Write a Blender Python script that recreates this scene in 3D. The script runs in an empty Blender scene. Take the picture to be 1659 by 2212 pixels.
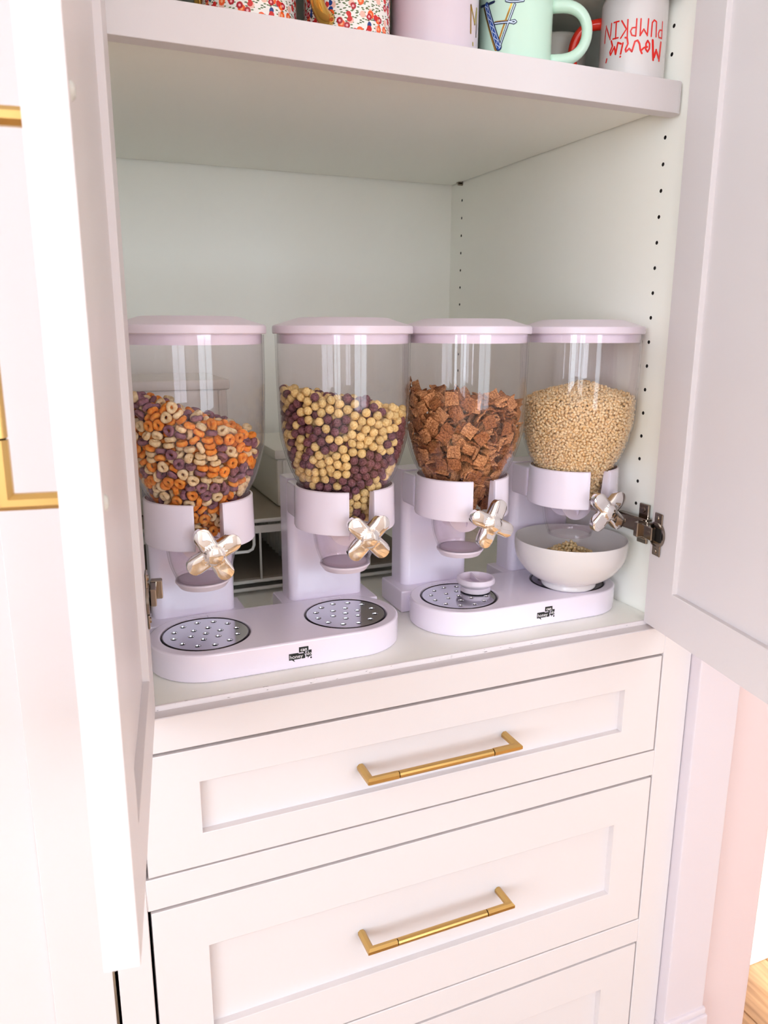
import bpy, bmesh, math, random, zlib, base64
import numpy as np
from mathutils import Vector, Matrix, Quaternion

random.seed(7); np.random.seed(7)
SC = bpy.context.scene
COL = SC.collection

# ------------------------------------------------------------------ camera
CAM_POS = Vector((-0.7483, -0.8494, 1.3099))
YAW, PITCH, ROLL, FPX = 0.3997, 0.2323, -0.0030, 1668.55
def camera():
    f = Vector((math.sin(YAW)*math.cos(PITCH), math.cos(YAW)*math.cos(PITCH), -math.sin(PITCH)))
    r = Vector((math.cos(YAW), -math.sin(YAW), 0)); d = f.cross(r)
    c, s = math.cos(ROLL), math.sin(ROLL)
    rr = c*r + s*d; dd = -s*r + c*d
    cd = bpy.data.cameras.new('camera'); co = bpy.data.objects.new('camera', cd); COL.objects.link(co)
    m = Matrix((rr, -dd, -f)).transposed().to_4x4(); m.translation = CAM_POS
    co.matrix_world = m
    cd.sensor_fit = 'HORIZONTAL'; cd.sensor_width = 36.0; cd.lens = FPX/1659.0*36.0
    cd.clip_start = 0.02; cd.clip_end = 50
    cd.dof.use_dof = True; cd.dof.focus_distance = 0.93; cd.dof.aperture_fstop = 16.0
    SC.camera = co
camera()

# ------------------------------------------------------------------ view, world, window daylight
SC.view_settings.view_transform = 'Standard'; SC.view_settings.look = 'None'
SC.view_settings.gamma = 1.0; SC.view_settings.use_curve_mapping = False
SC.view_settings.exposure = 0.11
SC.cycles.max_bounces = 10; SC.cycles.diffuse_bounces = 7; SC.cycles.glossy_bounces = 4
SC.cycles.transparent_max_bounces = 24; SC.cycles.use_adaptive_sampling = True; SC.cycles.adaptive_threshold = 0.15; SC.cycles.caustics_reflective = False; SC.cycles.caustics_refractive = False
SC.cycles.sample_clamp_indirect = 6.0
W = bpy.data.worlds.new('daylight'); SC.world = W; W.use_nodes = True
W.node_tree.nodes['Background'].inputs[0].default_value = (0.93, 0.95, 1.0, 1)
W.node_tree.nodes['Background'].inputs[1].default_value = 1.2
def window_light(name, loc, rot, sx, sy, power, col):
    l = bpy.data.lights.new(name, 'AREA'); l.shape = 'RECTANGLE'; l.size = sx; l.size_y = sy
    l.energy = power; l.color = col
    o = bpy.data.objects.new(name, l); o.location = loc; o.rotation_euler = rot; COL.objects.link(o)
KEY = (0.80, 0.895, 1.0)
# daylight entering by the two tall windows of the rear wall and the wide window of the left wall
window_light('window_daylight', (-2.60, -3.755, 1.50), (math.radians(90), 0, 0), 0.9, 1.8, 26, KEY)
window_light('window_daylight', (0.20, -3.755, 1.50), (math.radians(90), 0, 0), 1.4, 1.8, 43, KEY)
window_light('window_daylight', (-3.355, -2.35, 1.52), (math.radians(90), 0, math.radians(-90)), 1.85, 1.7, 88, KEY)

# low sun through the rear window, falling on the floor beside the pink wall end
sl = bpy.data.lights.new('sun', 'SUN'); sl.energy = 12.0; sl.angle = math.radians(1.0); sl.color = (1.0, 0.93, 0.82)
so = bpy.data.objects.new('sun', sl); COL.objects.link(so)
so.rotation_euler = Vector((0.93, 3.7, -1.72)).to_track_quat('-Z', 'Y').to_euler()

# ------------------------------------------------------------------ helpers
def lin(c):
    return tuple((x/255/12.92 if x/255 <= .04045 else ((x/255+.055)/1.055)**2.4) for x in c) + (1,)

def mat(name, rgb, rough=.5, metal=0, spec=.5, bump=None, vary=None, coat=0, sub=0):
    m = bpy.data.materials.new(name); m.use_nodes = True; nt = m.node_tree; b = nt.nodes['Principled BSDF']
    col = lin(rgb)
    b.inputs['Base Color'].default_value = col; b.inputs['Roughness'].default_value = rough
    b.inputs['Metallic'].default_value = metal; b.inputs['Specular IOR Level'].default_value = spec
    b.inputs['Coat Weight'].default_value = coat; b.inputs['Coat Roughness'].default_value = .08
    if sub:
        b.inputs['Subsurface Weight'].default_value = sub
        b.inputs['Subsurface Radius'].default_value = (.004, .003, .004); b.inputs['Subsurface Scale'].default_value = 1
    if vary or bump:
        tc = nt.nodes.new('ShaderNodeTexCoord')
    if vary:                                                # vary = (scale, rgb2, amount)
        n = nt.nodes.new('ShaderNodeTexNoise'); n.inputs['Scale'].default_value = vary[0]; n.inputs['Detail'].default_value = 4
        mx = nt.nodes.new('ShaderNodeMix'); mx.data_type = 'RGBA'
        mx.inputs[6].default_value = col; mx.inputs[7].default_value = lin(vary[1])
        rp = nt.nodes.new('ShaderNodeValToRGB'); rp.color_ramp.elements[0].position = .5-.25/max(vary[2], .01)*.5
        rp.color_ramp.elements[1].position = min(.5+.25/max(vary[2], .01)*.5, 1)
        nt.links.new(tc.outputs['Object'], n.inputs['Vector']); nt.links.new(n.outputs['Fac'], rp.inputs['Fac'])
        nt.links.new(rp.outputs['Color'], mx.inputs[0]); nt.links.new(mx.outputs[2], b.inputs['Base Color'])
    if bump:                                                # bump = (scale, strength, distance)
        n = nt.nodes.new('ShaderNodeTexNoise'); n.inputs['Scale'].default_value = bump[0]; n.inputs['Detail'].default_value = 3
        bp = nt.nodes.new('ShaderNodeBump'); bp.inputs['Strength'].default_value = bump[1]; bp.inputs['Distance'].default_value = bump[2]
        nt.links.new(tc.outputs['Object'], n.inputs['Vector']); nt.links.new(n.outputs['Fac'], bp.inputs['Height'])
        nt.links.new(bp.outputs['Normal'], b.inputs['Normal'])
    return m

def clear_plastic(name, tint, f0=.045, edge=.9, rough=.02):
    # thin clear plastic: light passes straight through each wall, Schlick reflection on top
    m = bpy.data.materials.new(name); m.use_nodes = True; nt = m.node_tree; nt.nodes.clear()
    out = nt.nodes.new('ShaderNodeOutputMaterial'); mix = nt.nodes.new('ShaderNodeMixShader')
    tr = nt.nodes.new('ShaderNodeBsdfTransparent'); gl = nt.nodes.new('ShaderNodeBsdfGlossy')
    tr.inputs['Color'].default_value = lin(tint); gl.inputs['Roughness'].default_value = rough
    lw = nt.nodes.new('ShaderNodeLayerWeight'); lw.inputs['Blend'].default_value = .5
    pw = nt.nodes.new('ShaderNodeMath'); pw.operation = 'POWER'; pw.inputs[1].default_value = 5
    ma = nt.nodes.new('ShaderNodeMath'); ma.operation = 'MULTIPLY_ADD'; ma.inputs[1].default_value = edge-f0; ma.inputs[2].default_value = f0
    L = nt.links.new
    L(lw.outputs['Facing'], pw.inputs[0]); L(pw.outputs[0], ma.inputs[0]); L(ma.outputs[0], mix.inputs[0])
    L(tr.outputs[0], mix.inputs[1]); L(gl.outputs[0], mix.inputs[2]); L(mix.outputs[0], out.inputs[0])
    return m

def link(name, me, m=None, parent=None, smooth=False):
    o = bpy.data.objects.new(name, me); COL.objects.link(o)
    if m is not None:
        for x in (m if isinstance(m, (list, tuple)) else [m]): me.materials.append(x)
    if smooth is True:
        me.polygons.foreach_set('use_smooth', [True]*len(me.polygons))
    elif smooth:
        me.polygons.foreach_set('use_smooth', [True]*len(me.polygons)); me.set_sharp_from_angle(angle=math.radians(smooth))
        w = o.modifiers.new('even_shading', 'WEIGHTED_NORMAL'); w.keep_sharp = True
    if parent is not None: o.parent = parent
    return o
def obj(name, bm, m, parent=None, smooth=False):
    me = bpy.data.meshes.new(name); bmesh.ops.recalc_face_normals(bm, faces=bm.faces); bm.to_mesh(me); bm.free()
    return link(name, me, m, parent, smooth)
def tag(o, label, cat, group=None, kind=None):
    o['label'] = label
    if cat: o['category'] = cat
    if group: o['group'] = group
    if kind: o['kind'] = kind
    return o
def empty(name, loc, label=None, cat=None, group=None):
    o = bpy.data.objects.new(name, None); o.location = loc; COL.objects.link(o); o.empty_display_size = .05
    if label: tag(o, label, cat, group)
    bpy.context.view_layer.update()
    return o
def keep(o, root):
    # parent without moving: meshes are written in world coordinates
    o.parent = root; o.matrix_parent_inverse = root.matrix_world.inverted(); return o

def box(bm, x0, x1, y0, y1, z0, z1, bev=0, seg=2, M=None):
    r = bmesh.ops.create_cube(bm, size=1, matrix=Matrix.Translation(((x0+x1)/2, (y0+y1)/2, (z0+z1)/2)) @ Matrix.Diagonal((abs(x1-x0), abs(y1-y0), abs(z1-z0), 1)))
    vs = r['verts']
    if bev:
        es = list({e for v in vs for e in v.link_edges})
        rb = bmesh.ops.bevel(bm, geom=es, offset=bev, segments=seg, affect='EDGES', profile=.5)
        vs = list({v for f in rb['faces'] for v in f.verts} | {v for v in vs if v.is_valid})
    if M is not None: bmesh.ops.transform(bm, matrix=M, verts=vs)
    return vs
def B(): return bmesh.new()

def lathe_mesh(prof, seg=64, cx=0, cy=0, z0=0, close=False, a0=0, a1=2*math.pi, uvs=False, sx=1, sy=1):
    # prof: list of (r, z)
    full = abs(a1-a0-2*math.pi) < 1e-6; n = seg if full else seg+1
    V = []; F = []; 
    for r, z in prof:
        for i in range(n):
            a = a0+(a1-a0)*i/seg; V.append((cx+r*sx*math.cos(a), cy+r*sy*math.sin(a), z0+z))
    m = len(prof); rng = range(m if close else m-1)
    for j in rng:
        k = (j+1) % m
        for i in range(seg):
            i2 = (i+1) % n; F.append((j*n+i, j*n+i2, k*n+i2, k*n+i))
    if close and not full:
        F.append([j*n for j in range(m)]); F.append([j*n+n-1 for j in range(m)][::-1])
    me = bpy.data.meshes.new('lathe'); me.from_pydata(V, [], F)
    bm = bmesh.new(); bm.from_mesh(me); bmesh.ops.remove_doubles(bm, verts=bm.verts, dist=1e-6)
    bmesh.ops.recalc_face_normals(bm, faces=bm.faces); bm.to_mesh(me); bm.free()
    if uvs:
        uv = me.uv_layers.new(name='UVMap'); rr = max(p[0] for p in prof)
        for lp in me.loops:
            v = me.vertices[lp.vertex_index].co; uv.data[lp.index].uv = (math.atan2(v.y-cy, v.x-cx)*rr, v.z)
    return me

def tube(bm, pts, r, seg=8, closed=False, cap=True):
    pts = [Vector(p) for p in pts]; n = len(pts); rings = []; up = None
    rad = r if isinstance(r, (list, tuple)) else [r]*n
    for i, p in enumerate(pts):
        a = pts[i-1] if (i or closed) else pts[i]; b = pts[(i+1) % n] if (i < n-1 or closed) else pts[i]
        t = (b-a).normalized()
        if up is None: up = t.orthogonal().normalized()
        up = (up-t*up.dot(t)).normalized(); s = t.cross(up)
        rings.append([bm.verts.new(p+rad[i]*(math.cos(2*math.pi*k/seg)*up+math.sin(2*math.pi*k/seg)*s)) for k in range(seg)])
    for i in range(n if closed else n-1):
        A, Bq = rings[i], rings[(i+1) % n]
        for k in range(seg): bm.faces.new((A[k], A[(k+1) % seg], Bq[(k+1) % seg], Bq[k]))
    if cap and not closed:
        bm.faces.new(rings[0][::-1]); bm.faces.new(rings[-1])

def plate(polys, thick, bev=0, bres=2):
    # filled 2-D outlines (holes by even-odd), extruded; lies in XY, centred on z = 0
    cu = bpy.data.curves.new('outline', 'CURVE'); cu.dimensions = '2D'; cu.fill_mode = 'BOTH'
    for P in polys:
        s = cu.splines.new('POLY'); s.points.add(len(P)-1); s.use_cyclic_u = True
        for q, p in zip(s.points, P): q.co = (p[0], p[1], 0, 1)
    cu.extrude = max(thick/2-bev, 0); cu.bevel_depth = bev; cu.bevel_resolution = bres; cu.offset = -bev
    o = bpy.data.objects.new('outline', cu); COL.objects.link(o)
    dg = bpy.context.evaluated_depsgraph_get(); me = bpy.data.meshes.new_from_object(o.evaluated_get(dg))
    bpy.data.objects.remove(o); bpy.data.curves.remove(cu)
    me.materials.clear()
    return me
def circ(cx, cy, r, n=24, a0=0): return [(cx+r*math.cos(a0+2*math.pi*i/n), cy+r*math.sin(a0+2*math.pi*i/n)) for i in range(n)]
def text_mesh(s, size, extrude=.0001, bold=0):
    cu = bpy.data.curves.new('lettering', 'FONT'); cu.body = s; cu.size = size; cu.extrude = extrude; cu.align_x = 'CENTER'; cu.align_y = 'CENTER'
    cu.resolution_u = 3; cu.offset = bold
    o = bpy.data.objects.new('lettering', cu); COL.objects.link(o)
    dg = bpy.context.evaluated_depsgraph_get(); me = bpy.data.meshes.new_from_object(o.evaluated_get(dg))
    bpy.data.objects.remove(o); bpy.data.curves.remove(cu); me.materials.clear()
    return me

# ------------------------------------------------------------------ materials
M_WHITE = mat('white_cabinet_paint', (219, 213, 214), .40, spec=.35, bump=(60, .03, .0006))
M_MELA = mat('pale_melamine', (247, 247, 239), .42, spec=.35)
M_SHELFEDGE = M_WHITE
M_WORN = mat('worn_edge_paint', (230, 222, 223), .5, vary=(500, (120, 108, 104), 3.0))
_n = M_WORN.node_tree.nodes
for _k in _n:
    if _k.type == 'VALTORGB': _k.color_ramp.elements[0].position = .66; _k.color_ramp.elements[1].position = .72
_mp = _n.new('ShaderNodeMapping'); _mp.inputs['Scale'].default_value = (.25, 1, 1)
_tc = next(k for k in _n if k.type == 'TEX_COORD'); _ns = next(k for k in _n if k.type == 'TEX_NOISE')
M_WORN.node_tree.links.new(_tc.outputs['Object'], _mp.inputs['Vector']); M_WORN.node_tree.links.new(_mp.outputs['Vector'], _ns.inputs['Vector'])
M_HOLE = mat('dark_drilled_hole', (40, 34, 30), .8)
M_BRASS = mat('brushed_brass', (204, 168, 104), .34, metal=1, bump=(900, .04, .0002))
M_BRASSD = mat('dark_brass_groove', (60, 40, 18), .6, metal=1)
M_NICKEL = mat('nickel_plated_steel', (150, 138, 126), .14, metal=1)
M_NICKELD = mat('dark_hinge_recess', (24, 20, 18), .5, metal=.4)
M_CHROME = mat('chrome', (235, 232, 230), .03, metal=1)
M_STEEL = mat('stainless_tray', (206, 205, 212), .12, metal=1, bump=(700, .05, .0002))
M_LAV = mat('glossy_lavender_plastic', (241, 233, 248), .16, spec=.55, coat=.3)
M_LAVD = mat('lavender_plastic_lid', (230, 218, 230), .3, spec=.45)
M_CLEAR = clear_plastic('clear_hopper_plastic', (254, 252, 253), f0=.03)
M_CLEARBIN = clear_plastic('frosted_bin_plastic', (214, 210, 202), rough=.2, f0=.1)
M_BLACK = mat('black_print', (18, 20, 18), .5)
M_PRINTW = mat('white_print', (240, 236, 240), .5)
M_CERAMIC = mat('white_ceramic', (222, 218, 218), .16, spec=.5)
M_RED = mat('glossy_red_glaze', (226, 42, 24), .12, spec=.6)
M_REDPRINT = mat('red_lettering', (228, 40, 32), .3)
M_MINT = mat('mint_glaze', (196, 226, 208), .2, spec=.5)
M_LILACMUG = mat('lilac_glaze', (216, 203, 213), .22, spec=.5)
M_GREYMUG = mat('grey_ceramic', (204, 202, 194), .3)
M_GOLD = mat('polished_gold', (214, 168, 84), .14, metal=1)
M_NAVY = mat('navy_print', (18, 34, 74), .3); M_BLUE = mat('blue_print', (34, 74, 160), .3); M_PALEBLUE = mat('pale_blue_line', (206, 222, 240), .3)
M_WIRE = mat('white_coated_wire', (222, 222, 216), .35)
M_LINER = mat('grey_shelf_liner', (150, 141, 126), .8, bump=(300, .2, .001))
M_BIN = mat('white_bin_plastic', (224, 222, 212), .35)
M_PINKWALL = mat('pink_wall_paint', (219, 200, 201), .85, bump=(90, .08, .001))
M_ROOMWALL = mat('room_wall_paint', (238, 234, 232), .85, bump=(90, .08, .001))
M_TRIM = mat('white_trim_paint', (214, 206, 213), .4)
M_CEIL = mat('ceiling_paint', (238, 236, 232), .9)

# ------------------------------------------------------------------ the room
ZS = 1.55                       # height of the drilled-hole datum above the room floor
FL = 0.917                      # top of the cabinet's inner floor
def struct(name, bm_or_me, m, parent=None, smooth=False):
    o = obj(name, bm_or_me, m, parent, smooth) if not isinstance(bm_or_me, bpy.types.Mesh) else link(name, bm_or_me, m, parent, smooth)
    if parent is None: o['kind'] = 'structure'
    return o
def wood():
    m = bpy.data.materials.new('pale_oak_plank'); m.use_nodes = True; nt = m.node_tree; b = nt.nodes['Principled BSDF']
    tc = nt.nodes.new('ShaderNodeTexCoord'); mp = nt.nodes.new('ShaderNodeMapping'); mp.inputs['Scale'].default_value = (14, 1.2, 4)
    n = nt.nodes.new('ShaderNodeTexNoise'); n.inputs['Scale'].default_value = 6; n.inputs['Detail'].default_value = 6
    rp = nt.nodes.new('ShaderNodeValToRGB'); rp.color_ramp.elements[0].color = lin((140, 106, 72)); rp.color_ramp.elements[1].color = lin((186, 152, 114))
    rp.color_ramp.elements[0].position = .3; rp.color_ramp.elements[1].position = .7
    oi = nt.nodes.new('ShaderNodeObjectInfo'); hs = nt.nodes.new('ShaderNodeHueSaturation'); mr = nt.nodes.new('ShaderNodeMapRange')
    mr.inputs['To Min'].default_value = .86; mr.inputs['To Max'].default_value = 1.1
    L = nt.links.new
    L(tc.outputs['Object'], mp.inputs['Vector']); L(mp.outputs['Vector'], n.inputs['Vector']); L(n.outputs['Fac'], rp.inputs['Fac'])
    L(oi.outputs['Random'], mr.inputs['Value']); L(mr.outputs['Result'], hs.inputs['Value']); L(rp.outputs['Color'], hs.inputs['Color'])
    L(hs.outputs['Color'], b.inputs['Base Color']); b.inputs['Roughness'].default_value = .35
    return m
M_WOOD = wood()
X0, X1, YR = -3.3, 2.0, -3.7
bm = B(); box(bm, X0-.1, X1+.1, YR-.1, .3, -.08, -.012); floor = struct('floor', bm, mat('dark_plank_joint', (96, 70, 48), .8))  # even dark brown slab showing in the plank joints
pm = bpy.data.meshes.new('plank'); bm = B(); box(bm, -.0735, .0735, -.638, .638, -.012, 0, .0015, 1); bm.to_mesh(pm); bm.free(); pm.materials.append(M_WOOD)
for i in range(37):
    off = random.random()*1.28
    for j in range(-1, 4):
        y = YR+.1+off+j*1.28
        if y-.64 > .15: continue
        o = bpy.data.objects.new('plank', pm); COL.objects.link(o); o.location = (X0+.075+i*.148, y, 0); o.parent = floor
bm = B(); box(bm, X0-.1, X1+.1, YR-.1, .3, 2.7, 2.8); struct('ceiling', bm, M_CEIL)
# rear wall with two window openings, left wall with a wide window
bm = B(); W1, W2 = (-3.10, -2.10), (-.55, .95)
for a, b_ in ((X0-.1, W1[0]), (W1[1], W2[0]), (W2[1], X1+.1)): box(bm, a, b_, YR-.12, YR, 0, 2.7)
for a, b_ in (W1, W2): box(bm, a, b_, YR-.12, YR, 0, .52); box(bm, a, b_, YR-.12, YR, 2.45, 2.7)
struct('wall_rear', bm, M_ROOMWALL)
bm = B(); box(bm, X0-.12, X0, YR, -3.35, 0, 2.7); box(bm, X0-.12, X0, -1.35, .3, 0, 2.7); box(bm, X0-.12, X0, -3.35, -1.35, 2.45, 2.7); box(bm, X0-.12, X0, -3.35, -1.35, 0, .6)
struct('wall_left', bm, M_ROOMWALL)
bm = B(); box(bm, X1, X1+.12, YR, .3, 0, 2.7); struct('wall_right', bm, M_ROOMWALL)
M_PANE = clear_plastic('window_glass', (252, 253, 252))
def window(name, fr, panes):
    f = B()
    for q in fr: box(f, *q)
    w = struct(name, f, M_TRIM)
    for q in panes:
        g = B(); box(g, *q); obj('pane', g, M_PANE, w)
for n_, (a, b_) in (('window_1', W1), ('window_2', W2)):
    mx = (a+b_)/2; f0, f1, p0, p1 = YR-.1, YR-.02, YR-.062, YR-.058
    window(n_, [(a, a+.05, f0, f1, .52, 2.45), (b_-.05, b_, f0, f1, .52, 2.45), (a, b_, f0, f1, .52, .58), (a, b_, f0, f1, 2.39, 2.45), (mx-.03, mx+.03, f0+.01, f1-.01, .58, 2.39), (a+.05, b_-.05, f0+.01, f1-.01, 1.53, 1.57)],
           [(a+.05, mx-.03, p0, p1, .58, 1.53), (mx+.03, b_-.05, p0, p1, .58, 1.53), (a+.05, mx-.03, p0, p1, 1.57, 2.39), (mx+.03, b_-.05, p0, p1, 1.57, 2.39)])
window('window_3', [(X0-.1, X0-.02, -3.35, -3.28, .6, 2.45), (X0-.1, X0-.02, -1.42, -1.35, .6, 2.45), (X0-.1, X0-.02, -3.28, -1.42, .6, .67), (X0-.1, X0-.02, -3.28, -1.42, 2.38, 2.45), (X0-.09, X0-.03, -2.39, -2.31, .67, 2.38)],
       [(X0-.062, X0-.058, -3.28, -2.39, .67, 2.38), (X0-.062, X0-.058, -2.31, -1.42, .67, 2.38)])
# front walls: left of the tall cabinet, above the cabinets, the narrow pink wall end, the wall behind it
bm = B(); box(bm, X0, -1.37, -.066, .3, 0, 2.7); box(bm, -1.37, .055, -.066, .3, 2.45, 2.7); struct('wall_front', bm, M_ROOMWALL)
bm = B(); box(bm, .056, .270, -.070, .136, 0, 2.7, .006, 3); struct('wall_front_pink', bm, M_PINKWALL, smooth=40)
bm = B(); box(bm, .25, X1, .136, .3, 0, 2.7); struct('wall_back_right', bm, mat('peach_wall_paint', (246, 222, 204), .85))
bm = B(); box(bm, .270, X1, .122, .136, 0, .085, .003, 2); box(bm, .270, X1, .110, .124, 0, .02, .005, 2); struct('baseboard_right', bm, M_TRIM, smooth=40)
bm = B(); box(bm, .0545, .137, -.096, -.070, .235, 2.7, .004, 2); box(bm, .0545, .142, -.104, -.070, 0, .228, .004, 2)
box(bm, .0545, .140, -.100, -.070, .226, .240, .004, 2); struct('trim_1', bm, M_TRIM, smooth=40)

# ------------------------------------------------------------------ the pantry cabinet
FY = -.078                                                  # front plane of the face frame
CAB = empty('pantry_cabinet', (-.351, .25, 0), 'white built-in pantry cabinet with open doors above drawers with brass handles', 'cabinet')
def cpart(name, bm, m, smooth=40): return keep(obj(name, bm, m, None, smooth), CAB)
ZT = 2.40
def drilled_panel(xf, sgn):
    # side panel whose inner face carries two columns of real 5 mm shelf-pin holes
    bm = B(); yc = (0., .543); pit = .032; hw = .016; k0, k1 = -22, 16
    zb, zt = ZS-k1*pit-hw+.0, ZS-k0*pit+hw
    def quad(y0, y1, z0, z1): bm.faces.new([bm.verts.new((xf, y, z)) for y, z in ((y0, z0), (y1, z0), (y1, z1), (y0, z1))])
    ya, yb = -.058, .587
    quad(ya, yc[0]-hw, .1, ZT); quad(yc[0]+hw, yc[1]-hw, .1, ZT); quad(yc[1]+hw, yb, .1, ZT)
    holes = []
    for y in yc:
        quad(y-hw, y+hw, .1, zb); quad(y-hw, y+hw, zt, ZT)
        for k in range(k0, k1+1):
            z = ZS-k*pit; N = 12
            sq = []
            for i in range(N):
                a = 2*math.pi*(i+.5)/N; c, s = math.cos(a), math.sin(a); q = hw/max(abs(c), abs(s)); sq.append((q*c, q*s))
            cor = [(hw, hw), (-hw, hw), (-hw, -hw), (hw, -hw)]
            ho = [(.0025*math.cos(2*math.pi*(i+.5)/N), .0025*math.sin(2*math.pi*(i+.5)/N)) for i in range(N)]
            vs = [bm.verts.new((xf, y+a, z+b)) for a, b in sq]; vh = [bm.verts.new((xf, y+a, z+b)) for a, b in ho]
            vi = [bm.verts.new((xf+sgn*.010, y+a, z+b)) for a, b in ho]
            for i in range(N):
                j = (i+1) % N
                a0 = math.atan2(sq[i][1], sq[i][0]); a1 = math.atan2(sq[j][1], sq[j][0])
                c = next((c for c in cor if abs(sq[i][0]-sq[j][0]) > 1e-6 and abs(sq[i][1]-sq[j][1]) > 1e-6 and (abs(c[0]-sq[i][0]) < 1e-6 or abs(c[1]-sq[i][1]) < 1e-6) and (abs(c[0]-sq[j][0]) < 1e-6 or abs(c[1]-sq[j][1]) < 1e-6)), None)
                if c: bm.faces.new((vs[i], bm.verts.new((xf, y+c[0], z+c[1])), vs[j], vh[j], vh[i]))
                else: bm.faces.new((vs[i], vs[j], vh[j], vh[i]))
                f = bm.faces.new((vh[i], vh[j], vi[j], vi[i])); f.material_index = 1
            f = bm.faces.new(vi); f.material_index = 1
    x2 = xf+sgn*.018
    bm.faces.new([bm.verts.new((x2, y, z)) for y, z in ((ya, .1), (yb, .1), (yb, ZT), (ya, ZT))])
    for y in (ya, yb): bm.faces.new([bm.verts.new(p) for p in ((xf, y, .1), (x2, y, .1), (x2, y, ZT), (xf, y, ZT))])
    bmesh.ops.remove_doubles(bm, verts=bm.verts, dist=1e-6)
    return bm
cpart('side_panel', drilled_panel(0.0, 1), [M_MELA, M_HOLE], False); cpart('side_panel', drilled_panel(-.704, -1), [M_MELA, M_HOLE], False)
bm = B(); box(bm, -.7400, -.7222, -.058, .587, .1, ZT); cpart('gap_light_block', bm, M_WHITE)  # unseen box added to keep light out of the gap at the left
bm = B(); box(bm, -.704, 0, .587, .600, .1, ZT); cpart('back_panel', bm, M_MELA)
bm = B(); box(bm, -.703, -.001, -.0572, .586, FL-.018, FL); o = cpart('bottom_panel', bm, M_MELA)
bm = B(); box(bm, -.703, -.001, -.0605, -.0568, FL-.007, FL+.0005, .0016, 3); cpart('edge_band', bm, M_WORN)
bm = B(); box(bm, -.703, -.001, -.058, .586, ZT-.018, ZT); cpart('top_panel', bm, M_MELA)
bm = B(); box(bm, .002, .0535, FY, -.058, .09, ZT+.03, .001, 1); cpart('stile', bm, M_WHITE)
bm = B(); box(bm, -.740, -.704, FY, -.058, .09, ZT+.03, .001, 1); cpart('stile', bm, M_WHITE)
RAILS = [(ZT, ZT+.03), (.8715, .9115), (.682, .7215), (.397, .4365), (.09, .150)]
for a, b_ in RAILS:
    bm = B(); box(bm, -.7039, .0019, FY, -.0575, a, b_, .001, 1); cpart('rail', bm, M_WHITE)
bm = B(); box(bm, -.73, .05, -.03, -.012, 0, .1); cpart('toe_kick', bm, M_WHITE)
# dividers inside the drawer carcass keep the gaps dark
bm = B(); box(bm, -.703, -.001, -.03, .586, .1, .118); cpart('bottom_panel', bm, M_MELA)

def shaker(bm, W, H, T, fr, rail=None, bev=.0010):
    rail = rail or fr
    # one mitre-less frame ring, local x 0..W, y 0..T, z 0..H ; the recessed panel is a separate part
    me = plate([[(0, 0), (W, 0), (W, H), (0, H)], [(fr, rail), (fr, H-rail), (W-fr, H-rail), (W-fr, rail)]], T, bev, 1)
    me.transform(Matrix.Translation((0, T/2, 0)) @ Matrix.Rotation(math.pi/2, 4, 'X')); bm.from_mesh(me); bpy.data.meshes.remove(me)
def handle_mesh(L=.2105, pr=.032, r=.0047):
    # bar along x, posts along +y to the surface at y = 0 ; bar axis at y = -pr
    bm = B(); h = L/2-r; g = .036
    def rod(a, b_, rad, mi=0, seg=12):
        n0 = len(bm.faces); tube(bm, [a, b_], rad, seg); bm.faces.ensure_lookup_table()
        for f in bm.faces[n0:]: f.material_index = mi
    rod((-h+g+.0006, -pr, 0), (h-g-.0006, -pr, 0), r)
    for s in (-1, 1):
        rod((s*(h-g+.0008), -pr, 0), (s*(h-g-.0008), -pr, 0), r*.82, 1)
        # mitred elbow: inner bar piece and post share a 45 degree ring
        N = 8; rings = []
        for p, ax in (((s*(h-g+.0006), -pr, 0), 'x'), ((s*h, -pr, 0), 'm'), ((s*h, 0, 0), 'y')):
            ring = []
            for k in range(N):
                a = 2*math.pi*(k+.5)/N; u, v = r*1.08*math.cos(a), r*1.08*math.sin(a)
                if ax == 'x': q = (p[0], p[1]+u, p[2]+v)
                elif ax == 'm': q = (p[0]-s*u, p[1]+u, p[2]+v)
                else: q = (p[0]-s*u, p[1], p[2]+v)
                ring.append(bm.verts.new(q))
            rings.append(ring)
        for A_, B_ in zip(rings, rings[1:]):
            for k in range(N): bm.faces.new((A_[k], A_[(k+1) % N], B_[(k+1) % N], B_[k]))
        bm.faces.new(rings[0]); bm.faces.new(rings[-1])
    bmesh.ops.recalc_face_normals(bm, faces=bm.faces)
    me = bpy.data.meshes.new('handle'); bm.to_mesh(me); bm.free(); me.materials.append(M_BRASS); me.materials.append(M_BRASSD)
    me.polygons.foreach_set('use_smooth', [True]*len(me.polygons)); me.set_sharp_from_angle(angle=math.radians(30))
    return me
HM = handle_mesh()
def place(o, M, root=None):
    o.matrix_world = M
    if root is not None:
        o.parent = root; o.matrix_parent_inverse = root.matrix_world.inverted()
    bpy.context.view_layer.update()
    return o
def drawer(z0, z1, hz, rail=.0625):
    W = .6995
    bm = B(); shaker(bm, W, z1-z0, .020, .0610, rail)
    d = obj('drawer', bm, M_WHITE, None, 40); place(d, Matrix.Translation((-.7005, FY, z0)), CAB)
    bm = B(); box(bm, .059, W-.059, .0095, .0185, rail-.002, z1-z0-rail+.002); p = obj('drawer_panel', bm, M_WHITE); place(p, Matrix.Translation((-.7005, FY, z0)), d)
    # the box behind the front
    bm = B(); box(bm, .02, W-.02, .0195, .5, .012, z1-z0-.02); p = obj('drawer_box', bm, M_MELA); place(p, Matrix.Translation((-.7005, FY, z0)), d)
    if hz is not None:
        h = bpy.data.objects.new('handle', HM); COL.objects.link(h); h['label'] = 'brushed brass bar handle'
        place(h, Matrix.Translation((-.3475, FY+.0095, hz)), d)
drawer(.7240, .8683, .7955, .0405); drawer(.4390, .6788, .5600); drawer(.1525, .3938, .274)

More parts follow.
